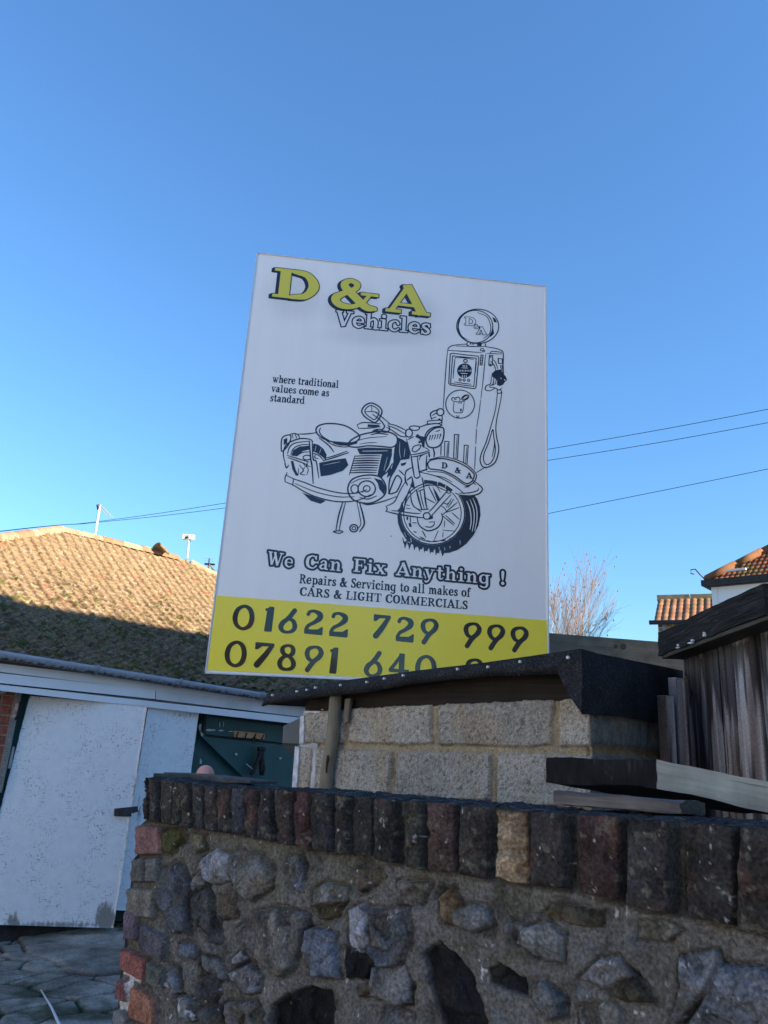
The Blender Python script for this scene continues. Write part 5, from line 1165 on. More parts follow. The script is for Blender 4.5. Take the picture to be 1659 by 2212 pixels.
# ---- line drawings: an old motorcycle and a petrol pump
K = {'F': lambda x, y: SU(826.2+.15625*x, 874.8+.15625*y), 'M': lambda x, y: SU(583.2+.30269*x, 874.8+.30269*y), 'P': lambda x, y: SU(923.4+.1831*x, 648+.1831*y), 'T': lambda x, y: SU(567+.2441*x, 680.4+.2441*y)}
UNIT = .00265
def draw(ink, key, items, wd):
    rs = random.Random(key)
    for it in items:
        op = it[0]
        if op == 'f' or op == 'ef': ink.poly([K[key](*p) for p in it[1]], op == 'ef')
        elif op in 'oO':                                            # closed outline from points
            p = spline([K[key](*q) for q in it[1]], True) if op == 'o' else np.array([K[key](*q) for q in it[1]+it[1][:1]]); ink.stroke(p, wd*(it[2] if len(it) > 2 else 1))
        elif op in ('c', 'cf', 'ec'):
            cx, cy, rx, ry = it[1]; rot = it[3] if len(it) > 3 else 0
            q = [K[key](cx+rx*math.cos(t)*math.cos(rot)-ry*math.sin(t)*math.sin(rot), cy+rx*math.cos(t)*math.sin(rot)+ry*math.sin(t)*math.cos(rot)) for t in np.linspace(0, 2*math.pi, 41)]
            if op == 'c': ink.stroke(q, wd*(it[2] if len(it) > 2 else 1))
            else: ink.poly(q[:-1], op == 'ec')
        else:                                                       # open stroke, thinning at its ends
            p = [K[key](*q) for q in it[1]]; p = spline(p) if len(p) > 2 else np.array([p[0]*(1-t)+p[1]*t for t in np.linspace(0, 1, 5)])
            t = np.linspace(0, 1, len(p)); r = wd*(it[2] if len(it) > 2 else 1)*(.55+.45*np.sin(np.pi*np.clip(t*1.0, .04, .96))**.6)*(.85+.3*rs.random()); ink.stroke(p, r, op == 'es')
MO = Ink(); lw = .0041
tyre = [(205,1530),(215,1640),(255,1750),(320,1850),(400,1920),(500,1985),(640,2030),(780,2050),(920,2045),(1040,2005),(1160,1920),(1260,1800),(1325,1670),(1355,1520),(1345,1400),(1310,1300),(1270,1250),(1030,1240),(700,1200),(300,1300)]
draw(MO, 'F', [('f', tyre), ('ec', (695,1500,452,440)), ('ef', [(100,1150),(1000,1150),(1000,1240),(560,1240),(180,1520)]),
 ('c', (695,1500,440,428), .9), ('c', (690,1500,398,392), .7),
 ('es', [(1165,1330),(1210,1450),(1225,1600),(1210,1720)], .9), ('es', [(1210,1310),(1260,1450),(1265,1600),(1240,1750)], .9), ('es', [(1250,1290),(1300,1430),(1305,1580),(1275,1740)], .9),
 ('es', [(300,1760),(330,1830)], .5), ('es', [(390,1840),(400,1900)], .6), ('es', [(780,1960),(785,2010)], .5), ('es', [(860,1970),(862,2010)], .5), ('es', [(930,1950),(935,1985)], .5), ('es', [(1070,1870),(1075,1930)], .5)]
 +[('f', [(a, 1880+(a-280)*.28), (a+50, 1900+(a-280)*.25), (a+18, 1990+(a-280)*.21)]) for a in (290, 350, 420, 490, 560, 640, 720, 810)]
 +[('ef', [(a, 1985+(a-380)*.14), (a+34, 2000+(a-380)*.14), (a+22, 1935+(a-380)*.16)]) for a in (395, 465, 540, 620, 700, 780)]
 +[('s', [(280,1840),(300,1915),(345,1870),(350,1925)], .8), ('s', [(505,1860),(500,1930),(540,1985)], .8)], lw)
draw(MO, 'F', [('ef', [(560,930),(760,960),(1000,1060),(1130,1180),(1060,1260),(900,1180),(740,1100),(560,1060)]),
 ('f', [(570,1035),(680,1045),(800,1072),(900,1120),(975,1175),(940,1205),(860,1150),(760,1108),(580,1080)]), ('es', [(765,1060),(755,1110)], .5), ('es', [(880,1100),(865,1150)], .5),
 ('s', [(520,930),(740,985),(900,1060),(1050,1160),(1130,1230)]), ('s', [(740,980),(850,1005),(960,1065)], .8),
 ('o', [(625,830),(640,785),(700,755),(830,742),(1000,780),(1150,850),(1245,930),(1268,975),(1240,1050),(1180,1088),(1110,1065),(1000,985),(850,915),(730,893),(655,882)], 1.1),
 ('s', [(640,755),(830,718),(1020,758),(1180,838),(1290,950),(1285,1030),(1240,1090),(1170,1115),(1090,1078),(960,990),(820,932),(620,922)], 1.),
 ('s', [(1260,1050),(1340,1110),(1380,1165),(1330,1230),(1200,1258),(1080,1250),(1010,1220)], 1.2), ('s', [(1060,1220),(1200,1215),(1310,1185),(1330,1150)], .9), ('s', [(1250,1065),(1285,1105)], .8), ('s', [(1140,1135),(1180,1130),(1215,1105)], 1.1),
 ('s', [(480,1560),(500,1650),(560,1710),(640,1740),(740,1710),(800,1650),(830,1560),(815,1500)], 1.), ('s', [(590,1680),(660,1690),(710,1660),(715,1610)], .9), ('s', [(640,1620),(710,1615)], .8), ('c', (612,1535,48,46), 1.),
 ('f', [(640,1590),(700,1570),(690,1500),(670,1540)]), ('s', [(640,1480),(700,1420),(860,1230),(905,1180)], 1.), ('s', [(690,1520),(770,1430),(945,1240)], 1.), ('c', (915,1190,30,32), .8),
 ('s', [(45,1470),(200,1508),(400,1540),(560,1560)], 1.2), ('s', [(130,1460),(250,1472),(400,1495),(520,1502)], .9), ('s', [(50,1400),(65,1440),(45,1470)], 1.), ('s', [(50,1400),(120,1370),(175,1325),(240,1190),(310,1070)], 1.1),
 ('f', [(270,1330),(292,1420),(300,1480),(205,1462),(240,1420)]), ('s', [(295,1480),(320,1320),(370,1180),(410,1110)], 1.), ('s', [(385,1200),(400,1330),(440,1410),(515,1450)], 1.1), ('s', [(320,1380),(370,1390)], .7), ('s', [(325,1430),(390,1435)], .7), ('s', [(350,1290),(365,1270)], .6),
 ('s', [(470,1180),(500,1300),(545,1450)], 1.3), ('s', [(520,1190),(540,1300),(575,1430)], .9), ('s', [(575,1170),(590,1300),(615,1440)], 1.2), ('s', [(495,1195),(570,1165)], .8), ('s', [(520,1450),(640,1440)], .9), ('s', [(480,1440),(540,1480)], .8),
 ('f', [(690,1120),(760,1230),(795,1300),(770,1350),(735,1270)]), ('s', [(640,1130),(740,1330)], .9), ('s', [(600,1290),(720,1355)], .9), ('s', [(735,1120),(880,1190)], .9), ('s', [(760,1140),(800,1210)], .7), ('s', [(590,1110),(660,1105)], .8),
 ('s', [(880,1420),(955,1290)], .7), ('s', [(905,1420),(985,1300)], .7), ('s', [(830,1520),(1030,1350)], .9), ('s', [(900,1480),(1060,1420)], .8), ('s', [(960,1490),(1060,1580)], .8), ('s', [(840,1540),(985,1665)], .8), ('s', [(875,1530),(1000,1645)], .8), ('s', [(860,1600),(855,1690)], .7), ('s', [(830,1730),(1000,1745)], .8), ('s', [(840,1760),(830,1830)], .7), ('s', [(770,1740),(715,1865)], .8), ('s', [(550,1740),(600,1830)], 1.), ('s', [(410,1630),(470,1630)], .7), ('s', [(385,1550),(385,1630)], .8), ('s', [(800,1390),(860,1430),(890,1490)], .8), ('s', [(830,1350),(890,1370),(940,1330)], .7),
 ('f', [(330,1545),(360,1550),(350,1595),(332,1590)]), ('f', [(360,1630),(395,1640),(405,1690),(370,1685)]), ('f', [(415,1735),(480,1760),(450,1770)]), ('f', [(500,1810),(570,1840),(610,1870),(540,1850)]), ('s', [(600,1880),(655,1885)], .9), ('s', [(700,1880),(760,1885)], 1.), ('s', [(810,1880),(870,1870)], 1.), ('s', [(920,1860),(970,1830)], 1.), ('s', [(1010,1800),(1060,1750)], 1.)], lw)
draw(MO, 'F', [('f', [(215,450),(260,470),(340,520),(380,690),(372,745),(240,765),(190,860),(140,950),(60,1010),(80,900),(130,820),(150,740),(165,600),(200,500)]), ('es', [(240,510),(235,640),(250,740)], .5), ('es', [(310,600),(298,720)], .5), ('es', [(150,760),(120,880)], .8),
 ('s', [(330,470),(360,580),(392,700)], 1.), ('s', [(395,700),(415,850),(440,995)], 1.3), ('s', [(482,715),(500,880),(520,985)], 1.2), ('s', [(440,1000),(480,1012),(522,985)], 1.1), ('s', [(560,690),(520,720),(510,760)], .8), ('s', [(612,700),(605,820),(605,905)], 1.1), ('s', [(522,920),(620,888)], 1.1), ('s', [(410,1010),(425,1090),(440,1160)], 1.3), ('s', [(545,1000),(565,1090),(575,1165)], 1.2),
 ('s', [(395,690),(520,670),(650,632)], 1.), ('s', [(395,722),(520,700),(655,652)], 1.), ('o', [(410,625),(440,570),(525,555),(512,605),(450,650)], .9), ('f', [(480,400),(520,430),(575,440),(585,500),(580,600),(545,570),(540,520),(495,535),(505,470),(450,440)]), ('es', [(500,470),(520,500)], .8),
 ('o', [(600,480),(640,390),(720,325),(828,312),(850,380),(832,490),(785,565),(705,592),(630,570)], 1.2), ('s', [(580,500),(600,400),(680,320),(820,285)], 1.), ('s', [(505,310),(620,272),(760,258),(825,285)], 1.1), ('s', [(735,365),(770,360),(795,345)], .9)]
 +[('s', [(640+36*k,490-6*k),(662+36*k,430-5*k),(650+36*k,425-5*k)], .8) for k in range(5)]
 +[('s', [(700,600),(715,660),(712,720)], 1.2), ('s', [(590,590),(640,620)], .9), ('s', [(640,660),(650,720)], 1.2), ('o', [(622,230),(640,222),(800,212),(800,250),(635,262)], .8), ('c', (800,100,48,48), 1.1), ('s', [(750,70),(690,95),(662,130),(680,200)], 1.1), ('s', [(690,150),(730,120),(770,130)], .8), ('s', [(680,190),(740,165)], .8), ('s', [(760,215),(790,195),(805,220)], .9), ('s', [(825,150),(822,250)], 1.),
 ('s', [(75,262),(170,280),(260,320),(320,350)], 1.1), ('s', [(60,310),(150,365),(245,430),(330,445)], 1.1), ('s', [(95,292),(190,330),(300,395)], .8), ('c', (365,390,48,54), 1.), ('s', [(330,345),(315,430)], .9), ('o', [(370,312),(430,290),(510,305),(490,345),(420,350)], .9), ('s', [(350,480),(430,440)], .8),
 ('o', [(190,985),(240,1000),(262,1060),(205,1185),(170,1212),(98,1226),(120,1140)], 1.1), ('s', [(230,905),(300,970)], 1.), ('s', [(312,975),(330,910),(400,868)], 1.1), ('s', [(312,980),(318,1050),(345,1110)], 1.2), ('s', [(340,1040),(405,990)], 1.), ('f', [(250,810),(335,790),(312,830),(262,846)]), ('s', [(240,770),(170,900),(100,1030),(85,1230)], 1.1), ('f', [(410,1030),(440,1130),(420,1150),(380,1120),(400,1080)])], lw)
draw(MO, 'M', [('o', [(345,215),(328,180),(345,150),(400,134),(470,135),(540,150),(600,185),(640,225),(615,262),(560,272),(500,268),(440,262),(390,245)], 1.2), ('s', [(362,165),(352,190),(375,225),(430,258)], .9), ('f', [(430,256),(480,266),(560,270),(618,258),(625,275),(560,292),(500,290),(455,278)]), ('s', [(395,250),(450,285),(520,300),(570,296)], .9),
 ('s', [(205,208),(260,207),(335,198)], 1.1), ('s', [(350,235),(420,290),(455,335)], 1.1), ('o', [(84,245),(100,224),(135,214),(150,232),(128,290),(86,332),(80,290)], 1.), ('f', [(98,246),(124,236),(122,272),(98,288)]), ('s', [(130,215),(170,204),(200,213),(212,238)], 1.1), ('s', [(160,210),(165,240)], .7), ('s', [(180,208),(190,238)], .7),
 ('s', [(110,425),(95,350),(110,295),(150,262),(220,240),(285,246),(305,262)], 1.1), ('s', [(125,350),(140,302),(182,272),(285,258)], .9), ('s', [(148,355),(170,310),(220,286),(285,282)], .9),
 ('f', [(152,362),(168,322),(212,297),(283,290),(283,318),(232,330),(192,366)]), ('f', [(308,275),(345,284),(382,314),(404,355),(398,395),(375,372),(340,346),(308,332)]), ('f', [(148,400),(166,400),(182,460),(204,505),(184,505),(160,460)]), ('es', [(330,290),(320,330)], .4), ('es', [(365,310),(352,345)], .4), ('s', [(190,365),(230,340),(280,335)], .8), ('c', (264,376,28,17), .9), ('s', [(310,345),(350,362),(384,398)], 1.), ('s', [(325,350),(320,375),(345,385)], .8),
 ('s', [(281,262),(290,380),(300,440),(308,560)], 1.1), ('s', [(301,262),(308,385),(330,405),(348,520)], 1.), ('s', [(122,360),(200,384),(278,408)], 1.), ('s', [(128,376),(200,401),(268,428)], 1.), ('s', [(268,410),(262,432),(288,440)], .8), ('s', [(210,430),(238,468),(216,492),(250,500)], .8), ('s', [(238,420),(272,458),(262,500)], .8), ('s', [(250,440),(232,470)], .7), ('s', [(205,450),(200,500)], .7), ('s', [(105,420),(118,450),(132,430)], 1.),
 ('s', [(380,398),(450,378),(560,340)], 1.), ('s', [(390,382),(460,362),(550,330)], .9), ('f', [(350,414),(455,392),(540,380),(560,430),(520,470),(430,500),(362,510)]), ('es', [(380,430),(500,405)], .5),
 ('s', [(118,502),(170,528),(250,555),(340,590),(480,625),(600,632),(690,606)], 1.1), ('s', [(108,548),(170,575),(250,622),(340,660),(480,690),(620,682),(720,640)], 1.1), ('s', [(122,482),(108,520),(108,550)], 1.1), ('s', [(168,528),(162,574)], .9), ('s', [(180,562),(330,622),(480,655),(600,656)], .7), ('f', [(228,624),(330,664),(400,684),(360,706),(290,684)]),
 ('o', [(560,292),(575,255),(640,217),(720,197),(800,186),(865,200),(905,228),(905,275),(870,302),(800,297),(700,292),(620,302)], 1.2), ('s', [(600,262),(700,236),(830,226)], .7), ('o', [(735,190),(755,176),(790,174),(806,184),(780,194)], .9), ('s', [(640,280),(700,270),(760,268)], .7),
 ('f', [(620,312),(700,304),(800,308),(872,312),(868,352),(640,352)]), ('es', [(660,330),(840,328)], .6)]
 +[('s', [(610-6*k, 366+17*k), (700-5*k, 362+17*k), (786-4*k, 364+17*k)], 1.2) for k in range(8)]
 +[('s', [(800,360),(770,505)], 1.), ('s', [(606,362),(566,500)], 1.), ('f', [(800,352),(872,350),(850,430),(800,520),(772,505)]), ('es', [(838,372),(812,470)], .5), ('o', [(556,590),(590,530),(680,502),(780,512),(826,580),(810,650),(720,700),(620,690),(570,650)], 1.2), ('c', (690,598,62,56), 1.1), ('c', (690,598,24,22), .9), ('c', (604,600,26,30), .9), ('f', [(740,520),(800,540),(826,590),(812,640),(780,600),(770,560)]), ('s', [(580,560),(640,530),(720,522)], .7), ('s', [(640,660),(700,672),(760,650)], .8),
 ('s', [(796,512),(842,470),(872,420)], 1.), ('s', [(640,694),(700,712),(800,690),(900,655)], 1.1), ('s', [(640,700),(662,780),(672,850),(640,904)], 1.2), ('s', [(622,700),(640,790),(648,850),(628,884)], .9), ('c', (598,880,28,26), 1.1), ('c', (598,880,13,12), .8), ('s', [(520,690),(490,790),(470,900)], 1.1), ('s', [(540,690),(512,800),(492,900)], 1.), ('o', [(452,904),(500,898),(520,906),(490,916)], .9)], lw)
draw(MO, 'T', [('o', [(878,850),(908,802),(965,780),(1035,815),(1056,868),(1002,950),(950,932),(900,895)], 1.2), ('o', [(905,850),(930,815),(965,802),(1015,830),(1030,868),(995,925),(955,908),(922,882)], .9), ('s', [(905,858),(965,855),(1020,862)], .8), ('s', [(965,805),(968,855)], .7),
 ('s', [(975,880),(1040,930),(1080,985),(1060,1020),(1110,1040)], 1.1), ('s', [(1000,862),(1070,915),(1130,965)], 1.1), ('s', [(838,972),(900,952),(1045,964)], 1.1), ('s', [(850,1004),(930,1002),(1045,990)], 1.), ('f', [(930,968),(1034,972),(1034,990),(930,992)]), ('s', [(838,972),(850,1004)], .9), ('s', [(955,1040),(1010,1022),(1090,1040),(1125,1010),(1110,975)], 1.), ('s', [(960,1060),(1030,1048),(1110,1060)], .9)], lw)
mf = SU(0, 0); tD_ = Ink(); 
for ch, x, y, h in (('D', 960, 1012, 13), ('&', 989, 1022, 12.5), ('A', 1013.5, 1033.5, 12.5)):
    pa = (x-6.5*1.0, y-.3); pb = (x+6.5, y+.9); text(tD_, ch, pa, pb, h)
MO.D = np.minimum(MO.D, tD_.D-.0008)
contour(MO.D, 'motorcycle_drawing', navy, .0016, sign)
PU = Ink()
draw(PU, 'P', [('c', (592,312,248,203), 1.1), ('c', (565,315,205,192), 1.), ('s', [(385,230),(365,320),(400,420),(470,470)], .8), ('s', [(660,455),(730,400),(745,310),(700,200),(590,150)], .8), ('f', [(765,200),(800,222),(822,268),(785,262)]), ('f', [(735,400),(760,380),(775,330),(785,400),(740,440)]),
 ('s', [(470,500),(465,528),(500,548),(560,552)], 1.), ('s', [(680,515),(688,552)], 1.), ('f', [(588,505),(642,512),(636,545),(584,540)]), ('f', [(500,495),(515,495),(515,530),(500,525)]), ('f', [(528,498),(545,500),(545,532),(530,530)]), ('s', [(340,545),(520,548),(690,552)], .8),
 ('s', [(240,600),(245,572),(280,545),(350,530),(470,520)], 1.), ('s', [(688,552),(800,572),(875,600),(893,640),(892,760),(898,880)], 1.1), ('s', [(242,596),(440,608),(640,622)], .9), ('s', [(700,630),(870,640)], .8), ('s', [(740,628),(760,608),(860,618),(870,638)], .9), ('c', (645,588,22,14), .8), ('c', (662,604,14,9), .8),
 ('s', [(236,600),(218,800),(200,1050),(184,1292)], 1.), ('s', [(175,1372),(168,1470)], 1.), ('s', [(162,1680),(156,1850)], 1.), ('s', [(685,635),(660,900),(630,1160)], .8), ('s', [(628,1175),(606,1340),(580,1500)], .8), ('s', [(578,1520),(570,1700)], .8), ('s', [(568,1730),(556,2000)], .8), ('s', [(556,2052),(620,2010),(690,1970)], 1.),
 ('O', [(268,640),(290,630),(596,664),(606,690),(570,1036),(548,1048),(272,1004),(250,985)], 1.), ('O', [(296,660),(574,688),(546,1022),(272,986)], .9), ('s', [(326,682),(312,800),(302,925)], .9), ('s', [(326,680),(430,684),(540,702)], .9), ('s', [(320,970),(515,996)], .9), ('s', [(578,735),(560,880)], .8),
 ('cf', (437,835,88,86)), ('es', [(420,768),(420,790)], .9), ('es', [(440,768),(440,790)], .9), ('es', [(462,768),(462,790)], .9), ('es', [(400,802),(478,804)], .9), ('es', [(392,866),(470,870)], .9), ('es', [(412,890),(412,912)], .9), ('es', [(435,890),(435,914)], .9), ('es', [(458,890),(458,912)], .9)]
 +[('es', [(372+19*k,826),(372+19*k,846)], .8) for k in range(9)]
 +[('c', (447,720,21,19), 1.), ('c', (385,943,13,13), .9), ('c', (432,946,13,13), .9), ('c', (485,950,13,13), .9), ('O', [(632,650),(656,652),(642,770),(620,765)], .9), ('s', [(628,680),(652,684)], .8), ('s', [(626,712),(650,716)], .8), ('s', [(622,742),(646,746)], .8),
 ('O', [(730,652),(770,656),(764,768),(740,782),(722,770)], .9), ('c', (745,672,7,7), .7), ('c', (742,762,7,7), .7), ('s', [(762,694),(800,735),(832,818)], 1.), ('s', [(745,722),(785,770),(806,830)], 1.), ('f', [(798,832),(862,820),(890,870),(922,900),(932,940),(892,1000),(852,1018),(818,1002),(820,950),(788,920),(756,902),(758,868)]), ('es', [(862,922),(870,930)], 1.), ('es', [(905,940),(918,950)], 1.2), ('c', (912,938,20,18), .8),
 ('s', [(755,908),(742,990),(695,1012),(682,1060),(735,1072),(790,1048)], 1.), ('s', [(782,915),(775,985),(732,1022)], .9), ('s', [(812,930),(800,985),(770,1005)], .8), ('s', [(735,1030),(800,1040),(840,1062),(880,1040)], 1.), ('o', [(824,1068),(850,1062),(872,1075),(862,1100),(828,1098)], .9), ('O', [(832,690),(880,696),(885,755),(840,750)], .9), ('s', [(835,690),(836,750)], 1.2), ('O', [(862,775),(886,780),(884,808),(866,806)], .9), ('O', [(868,822),(888,826),(890,870),(872,850)], .9),
 ('s', [(825,1100),(800,1300),(745,1500),(690,1680),(640,1800),(620,1890),(645,1960),(700,1976),(790,1925),(830,1830),(840,1740),(815,1620),(806,1510),(820,1390),(860,1200),(876,1090)], 1.3), ('o', [(768,1530),(722,1680),(672,1800),(660,1880),(690,1940),(740,1928),(785,1850),(800,1750),(782,1620)], 1.), ('s', [(775,1580),(790,1700),(762,1850)], 1.),
 ('c', (385,1230,170,166), 1.), ('s', [(312,1205),(305,1305),(340,1330),(405,1328),(418,1300),(432,1210)], 1.), ('s', [(296,1190),(360,1204),(442,1196)], 1.), ('c', (446,1152,46,26), 1., -.5), ('c', (446,1152,30,14), .7, -.5), ('s', [(300,1192),(284,1172),(300,1152),(330,1158),(362,1146),(384,1168),(378,1190)], 1.), ('s', [(312,1170),(340,1178)], .7), ('f', [(386,1282),(406,1284),(400,1316),(382,1314)]), ('s', [(370,1215),(372,1222)], 1.), ('s', [(395,1212),(400,1222)], 1.2), ('s', [(345,1362),(348,1382),(366,1384),(370,1364)], .8),
 ('O', [(204,1668),(254,1672),(240,1856),(198,1850)], .9), ('s', [(238,1690),(226,1850)], .7), ('O', [(318,1588),(368,1590),(352,1878),(308,1866)], 1.), ('s', [(350,1605),(335,1866)], .7), ('O', [(434,1714),(480,1716),(466,1938),(424,1918)], .9), ('s', [(464,1730),(448,1925)], .7)], .0035)
# hide the pump where the motorcycle stands before it
plate = Ink(); plate.poly([K['F'](*p) for p in ((600,690),(830,712),(1020,752),(1180,832),(1300,950),(1290,1040),(1240,1100),(900,1040),(560,940))]); plate.poly([K['F'](*p) for p in ((590,480),(640,380),(720,315),(835,300),(858,380),(840,490),(790,575),(705,600),(620,575))])
PU.D = np.maximum(PU.D, -plate.D+.004)
PU.D = np.minimum(PU.D, np.maximum(gD.D-.0046, -gD.D+.0002))
contour(PU.D, 'petrol_pump_drawing', navy, .0016, sign)
# small marks on the board
rsm = m_plain('rust', (.09, .035, .015), (.14, .06, .03), 90, .9)
for x, y, r in ((783,1062,1.9),(845,1158,1.1)):
    pts = [SP.off(.0026).hit(x+r*math.cos(t)*1.3, y+r*math.sin(t)) for t in np.arange(0, 6.28, .8)]; MB().prism(pts, [v-SP.n*.004 for v in pts]).build('rust_spot', rsm, sign)
# ================================================================== overhead wires
wm = m_plain('wire_black', (.012, .013, .016), None, 5, .6, .3, 0)
def wire(px, label):
    pts = [at(x, y, Y) for x, y, Y in px]; p = spline(pts) if 'spline' in globals() else pts
    o = MB(); o.tube(list(p), 0.0058, 6); o = o.build('overhead_wire', wm, None, True); tag(o, label, 'wire', 'overhead wires across the sky')
wire([(-900,1250,21),(0,1147,18),(200,1128,17.3),(491,1086,16.4),(1181,971,14.2),(1659,884,12.7),(2600,690,10.2)], 'topmost thin black wire running behind the sign across the sky')
wire([(-900,1262,21.3),(0,1148.5,18.2),(200,1129.5,17.5),(491,1096.5,16.6),(1181,995,14.4),(1659,913,12.9),(2600,725,10.4)], 'second thin black wire close under the topmost one at the right')
wire([(330,1290,17.5),(700,1210,16.4),(1181,1110,14.8),(1659,1013,13.2),(2600,815,10.8)], 'lowest thin black wire, seen only to the right of the sign')

# ================================================================== houses
def rolled(name, o, a, b, na, nb, mat, parent, rise=.05, base=(.30, .12, .06), seed=0):
    """a roof slope: a = along the eave, b = up the slope, na columns, nb courses"""
    o, a, b = (np.array(q, float) for q in (o, a, b)); n = np.cross(a, b); n /= np.linalg.norm(n); n = n if n[2] > 0 else -n
    s, t = np.meshgrid(np.linspace(0, 1, na*8+1), np.linspace(0, 1, nb*6+1)); sh = s.shape; s = s.ravel(); t = t.ravel()
    h = rise*(np.abs(np.sin(np.pi*s*na))**.8)*.8+rise*.8*(1-(t*nb*.999) % 1)
    i1 = np.floor(s*na*.999); j1 = np.floor(t*nb*.999); r = _hash(i1, j1, seed)
    P = o+s[:, None]*a+t[:, None]*b+h[:, None]*n
    c = np.array(base)[None, :]*(.6+.6*r+.5*fbm(s*na*1.3, t*nb*1.3, seed+3))[:, None]
    m_ = sstep(.6, .72, fbm(s*na*.5, t*nb*.6, seed+5))[:, None]*.7; c = c*(1-m_)+np.array([.16, .12, .05])*m_
    return mesh(name, P, grid_faces(*sh), mat, parent, True, col=c)
tile_c = m_col('clay_roof_tile', .9, .15, 20, .75, 1.25, .3, .01, 40)
blackg = m_plain('black_gutter', (.012, .012, .014), (.02, .02, .022), 5, .5)
# white clad house
HA = vplane(1538.5, 1258, 22.0, 1659, 1246, 20.95)
ha = thing('clad_house', 'white clad house with an orange tiled hipped roof and black gutter at the right edge', 'house', tuple(HA.pt(4, 0, -3.5)))
eA = HA.hit(1538.5, 1257)[2]; print('house A eave', eA, HA.t)
if HA.t[0] < 0: HA.t = -HA.t
cl = NT('white_cladding', .5, .3); _s = cl.n('ShaderNodeSeparateXYZ'); cl.l(cl.co(attr='gc'), _s.inputs[0])
ln = cl.math('FRACT', cl.math('MULTIPLY', _s.outputs[2], 1/.62)); cl.base(cl.mix((.66, .68, .70), (.42, .44, .47), cl.ramp(ln, [(.0, G3(1)), (.035, G3(1)), (.05, G3(0))]))); cl.bump(ln, .3, .02); cl = cl.m
LA = 9.0; DA = 7.0; zt = eA-.05
mb = MB(); o_ = HA.pt(0, 0, 0)
mb.add([o_, o_+HA.t*LA, o_+HA.t*LA-HA.n*DA, o_-HA.n*DA]+[p+np.array([0, 0, zt]) for p in (o_, o_+HA.t*LA, o_+HA.t*LA-HA.n*DA, o_-HA.n*DA)], [(0,1,5,4),(1,2,6,5),(2,3,7,6),(3,0,4,7)])
mb.build('wall', cl, ha)
mb = MB(); mb.box(HA.pt(-.03, 0, .03), (0, 0, zt), HA.t*.16, -HA.n*.16); mb.build('corner_board', m_plain('upvc_corner', (.62, .65, .68), None, 5, .5), ha)
ridge_s = DA/2; pit = math.tan(math.radians(38)); rz = zt+.0+ridge_s*pit
E0 = HA.pt(-.10, zt+.02, .14); 
hipA = HA.pt(ridge_s-.1, rz, -ridge_s)
# front slope trimmed by the hip
na, nb = 64, 17; s, t = np.meshgrid(np.linspace(0, 1, na*8+1), np.linspace(0, 1, nb*7+1)); sh_ = s.shape; s = s.ravel(); t = t.ravel()
upv = HA.pt(0, rz, -ridge_s)-HA.pt(0, zt+.02, .14); nn = np.cross(HA.t, upv); nn /= np.linalg.norm(nn); nn = nn if nn[2] > 0 else -nn
h = .030*(np.abs(np.sin(np.pi*s*na))**.6)+.04*(1-(t*nb*.999) % 1)
Pq = E0+s[:, None]*HA.t*(LA+.5)+t[:, None]*upv+h[:, None]*nn
r = _hash(np.floor(s*na*.999), np.floor(t*nb*.999), 2)
c = np.array([.17, .06, .028])[None, :]*(.55+.7*r+.4*fbm(s*60, t*30, 3))[:, None]; m_ = sstep(.6, .7, fbm(s*20, t*9, 5))[:, None]*.6; c = c*(1-m_)+np.array([.13, .10, .035])*m_
f = grid_faces(*sh_); keep = (s*(LA+.5) >= t*(ridge_s+.15)-.02)[f].all(1) & ((1-s)*(LA+.5) >= t*(ridge_s+.15)-.02)[f].all(1)
mesh('tiled_roof', Pq, f[keep], tile_c, ha, True, col=c)
R0 = HA.pt(ridge_s-.1, rz, -ridge_s); R1 = HA.pt(LA-ridge_s+.1, rz, -ridge_s); c0_, c1_, c2_, c3_ = HA.pt(-.10, zt+.02, .14), HA.pt(LA+.10, zt+.02, .14), HA.pt(LA+.10, zt+.02, -DA-.14), HA.pt(-.10, zt+.02, -DA-.14)
MB().add([c0_, c1_, c2_, c3_, R0, R1], [(1,2,5),(2,3,4,5),(3,0,4)]).build('rear_roof', m_plain('clay_plain', (.22, .08, .04), (.34, .13, .06), 4, .9), ha)
mb = MB()
for p, q in ((c0_, R0), (R0, R1), (c1_, R1)):
    L = np.linalg.norm(q-p); k_ = int(L/.9)
    for i in range(k_): mb.tube([p+(q-p)*(i/k_)+[0, 0, .10], p+(q-p)*((i+1.06)/k_)+[0, 0, .13]], [.118, .115], 12)
mb.build('hip_tile', m_plain('hip_clay', (.13, .055, .024), (.21, .10, .045), 3, .9, bump=.3), ha, True)
mb = MB(); mb.box(HA.pt(-.14, zt-.10, .14), HA.t*(LA+.8), HA.n*.14, (0, 0, .17)); mb.box(HA.pt(-.10, zt-.10, .27), -HA.n*(DA+.8), -HA.t*.13, (0, 0, .17)); mb.box(HA.pt(-.1, zt-.12, .01), HA.t*(LA+.4), HA.n*.14, (0, 0, .05)); mb.build('gutter', blackg, ha)
mb = MB(); a = c0_+np.array([0, 0, .12]); mb.tube([a+np.array([-.0, 0, -.1]), a+np.array([-.18, .04, .12]), a+np.array([-.30, .06, .27]), a+np.array([-.42, .08, .25]), a+np.array([-.42, .08, .13]), a+np.array([-.33, .06, .12])], .018, 6); mb.build('hip_iron', blackg, ha, True)
mb = MB(); b_ = HA.hit(1580, 1244); q = HA.pt(HA.uv(b_)[0], zt+.20, .40); mb.box(q, HA.t*.55, HA.n*.10, (0, 0, .05)); mb.build('broken_tile', m_plain('mortar_white', (.6, .6, .58), None, 5, .9), ha)
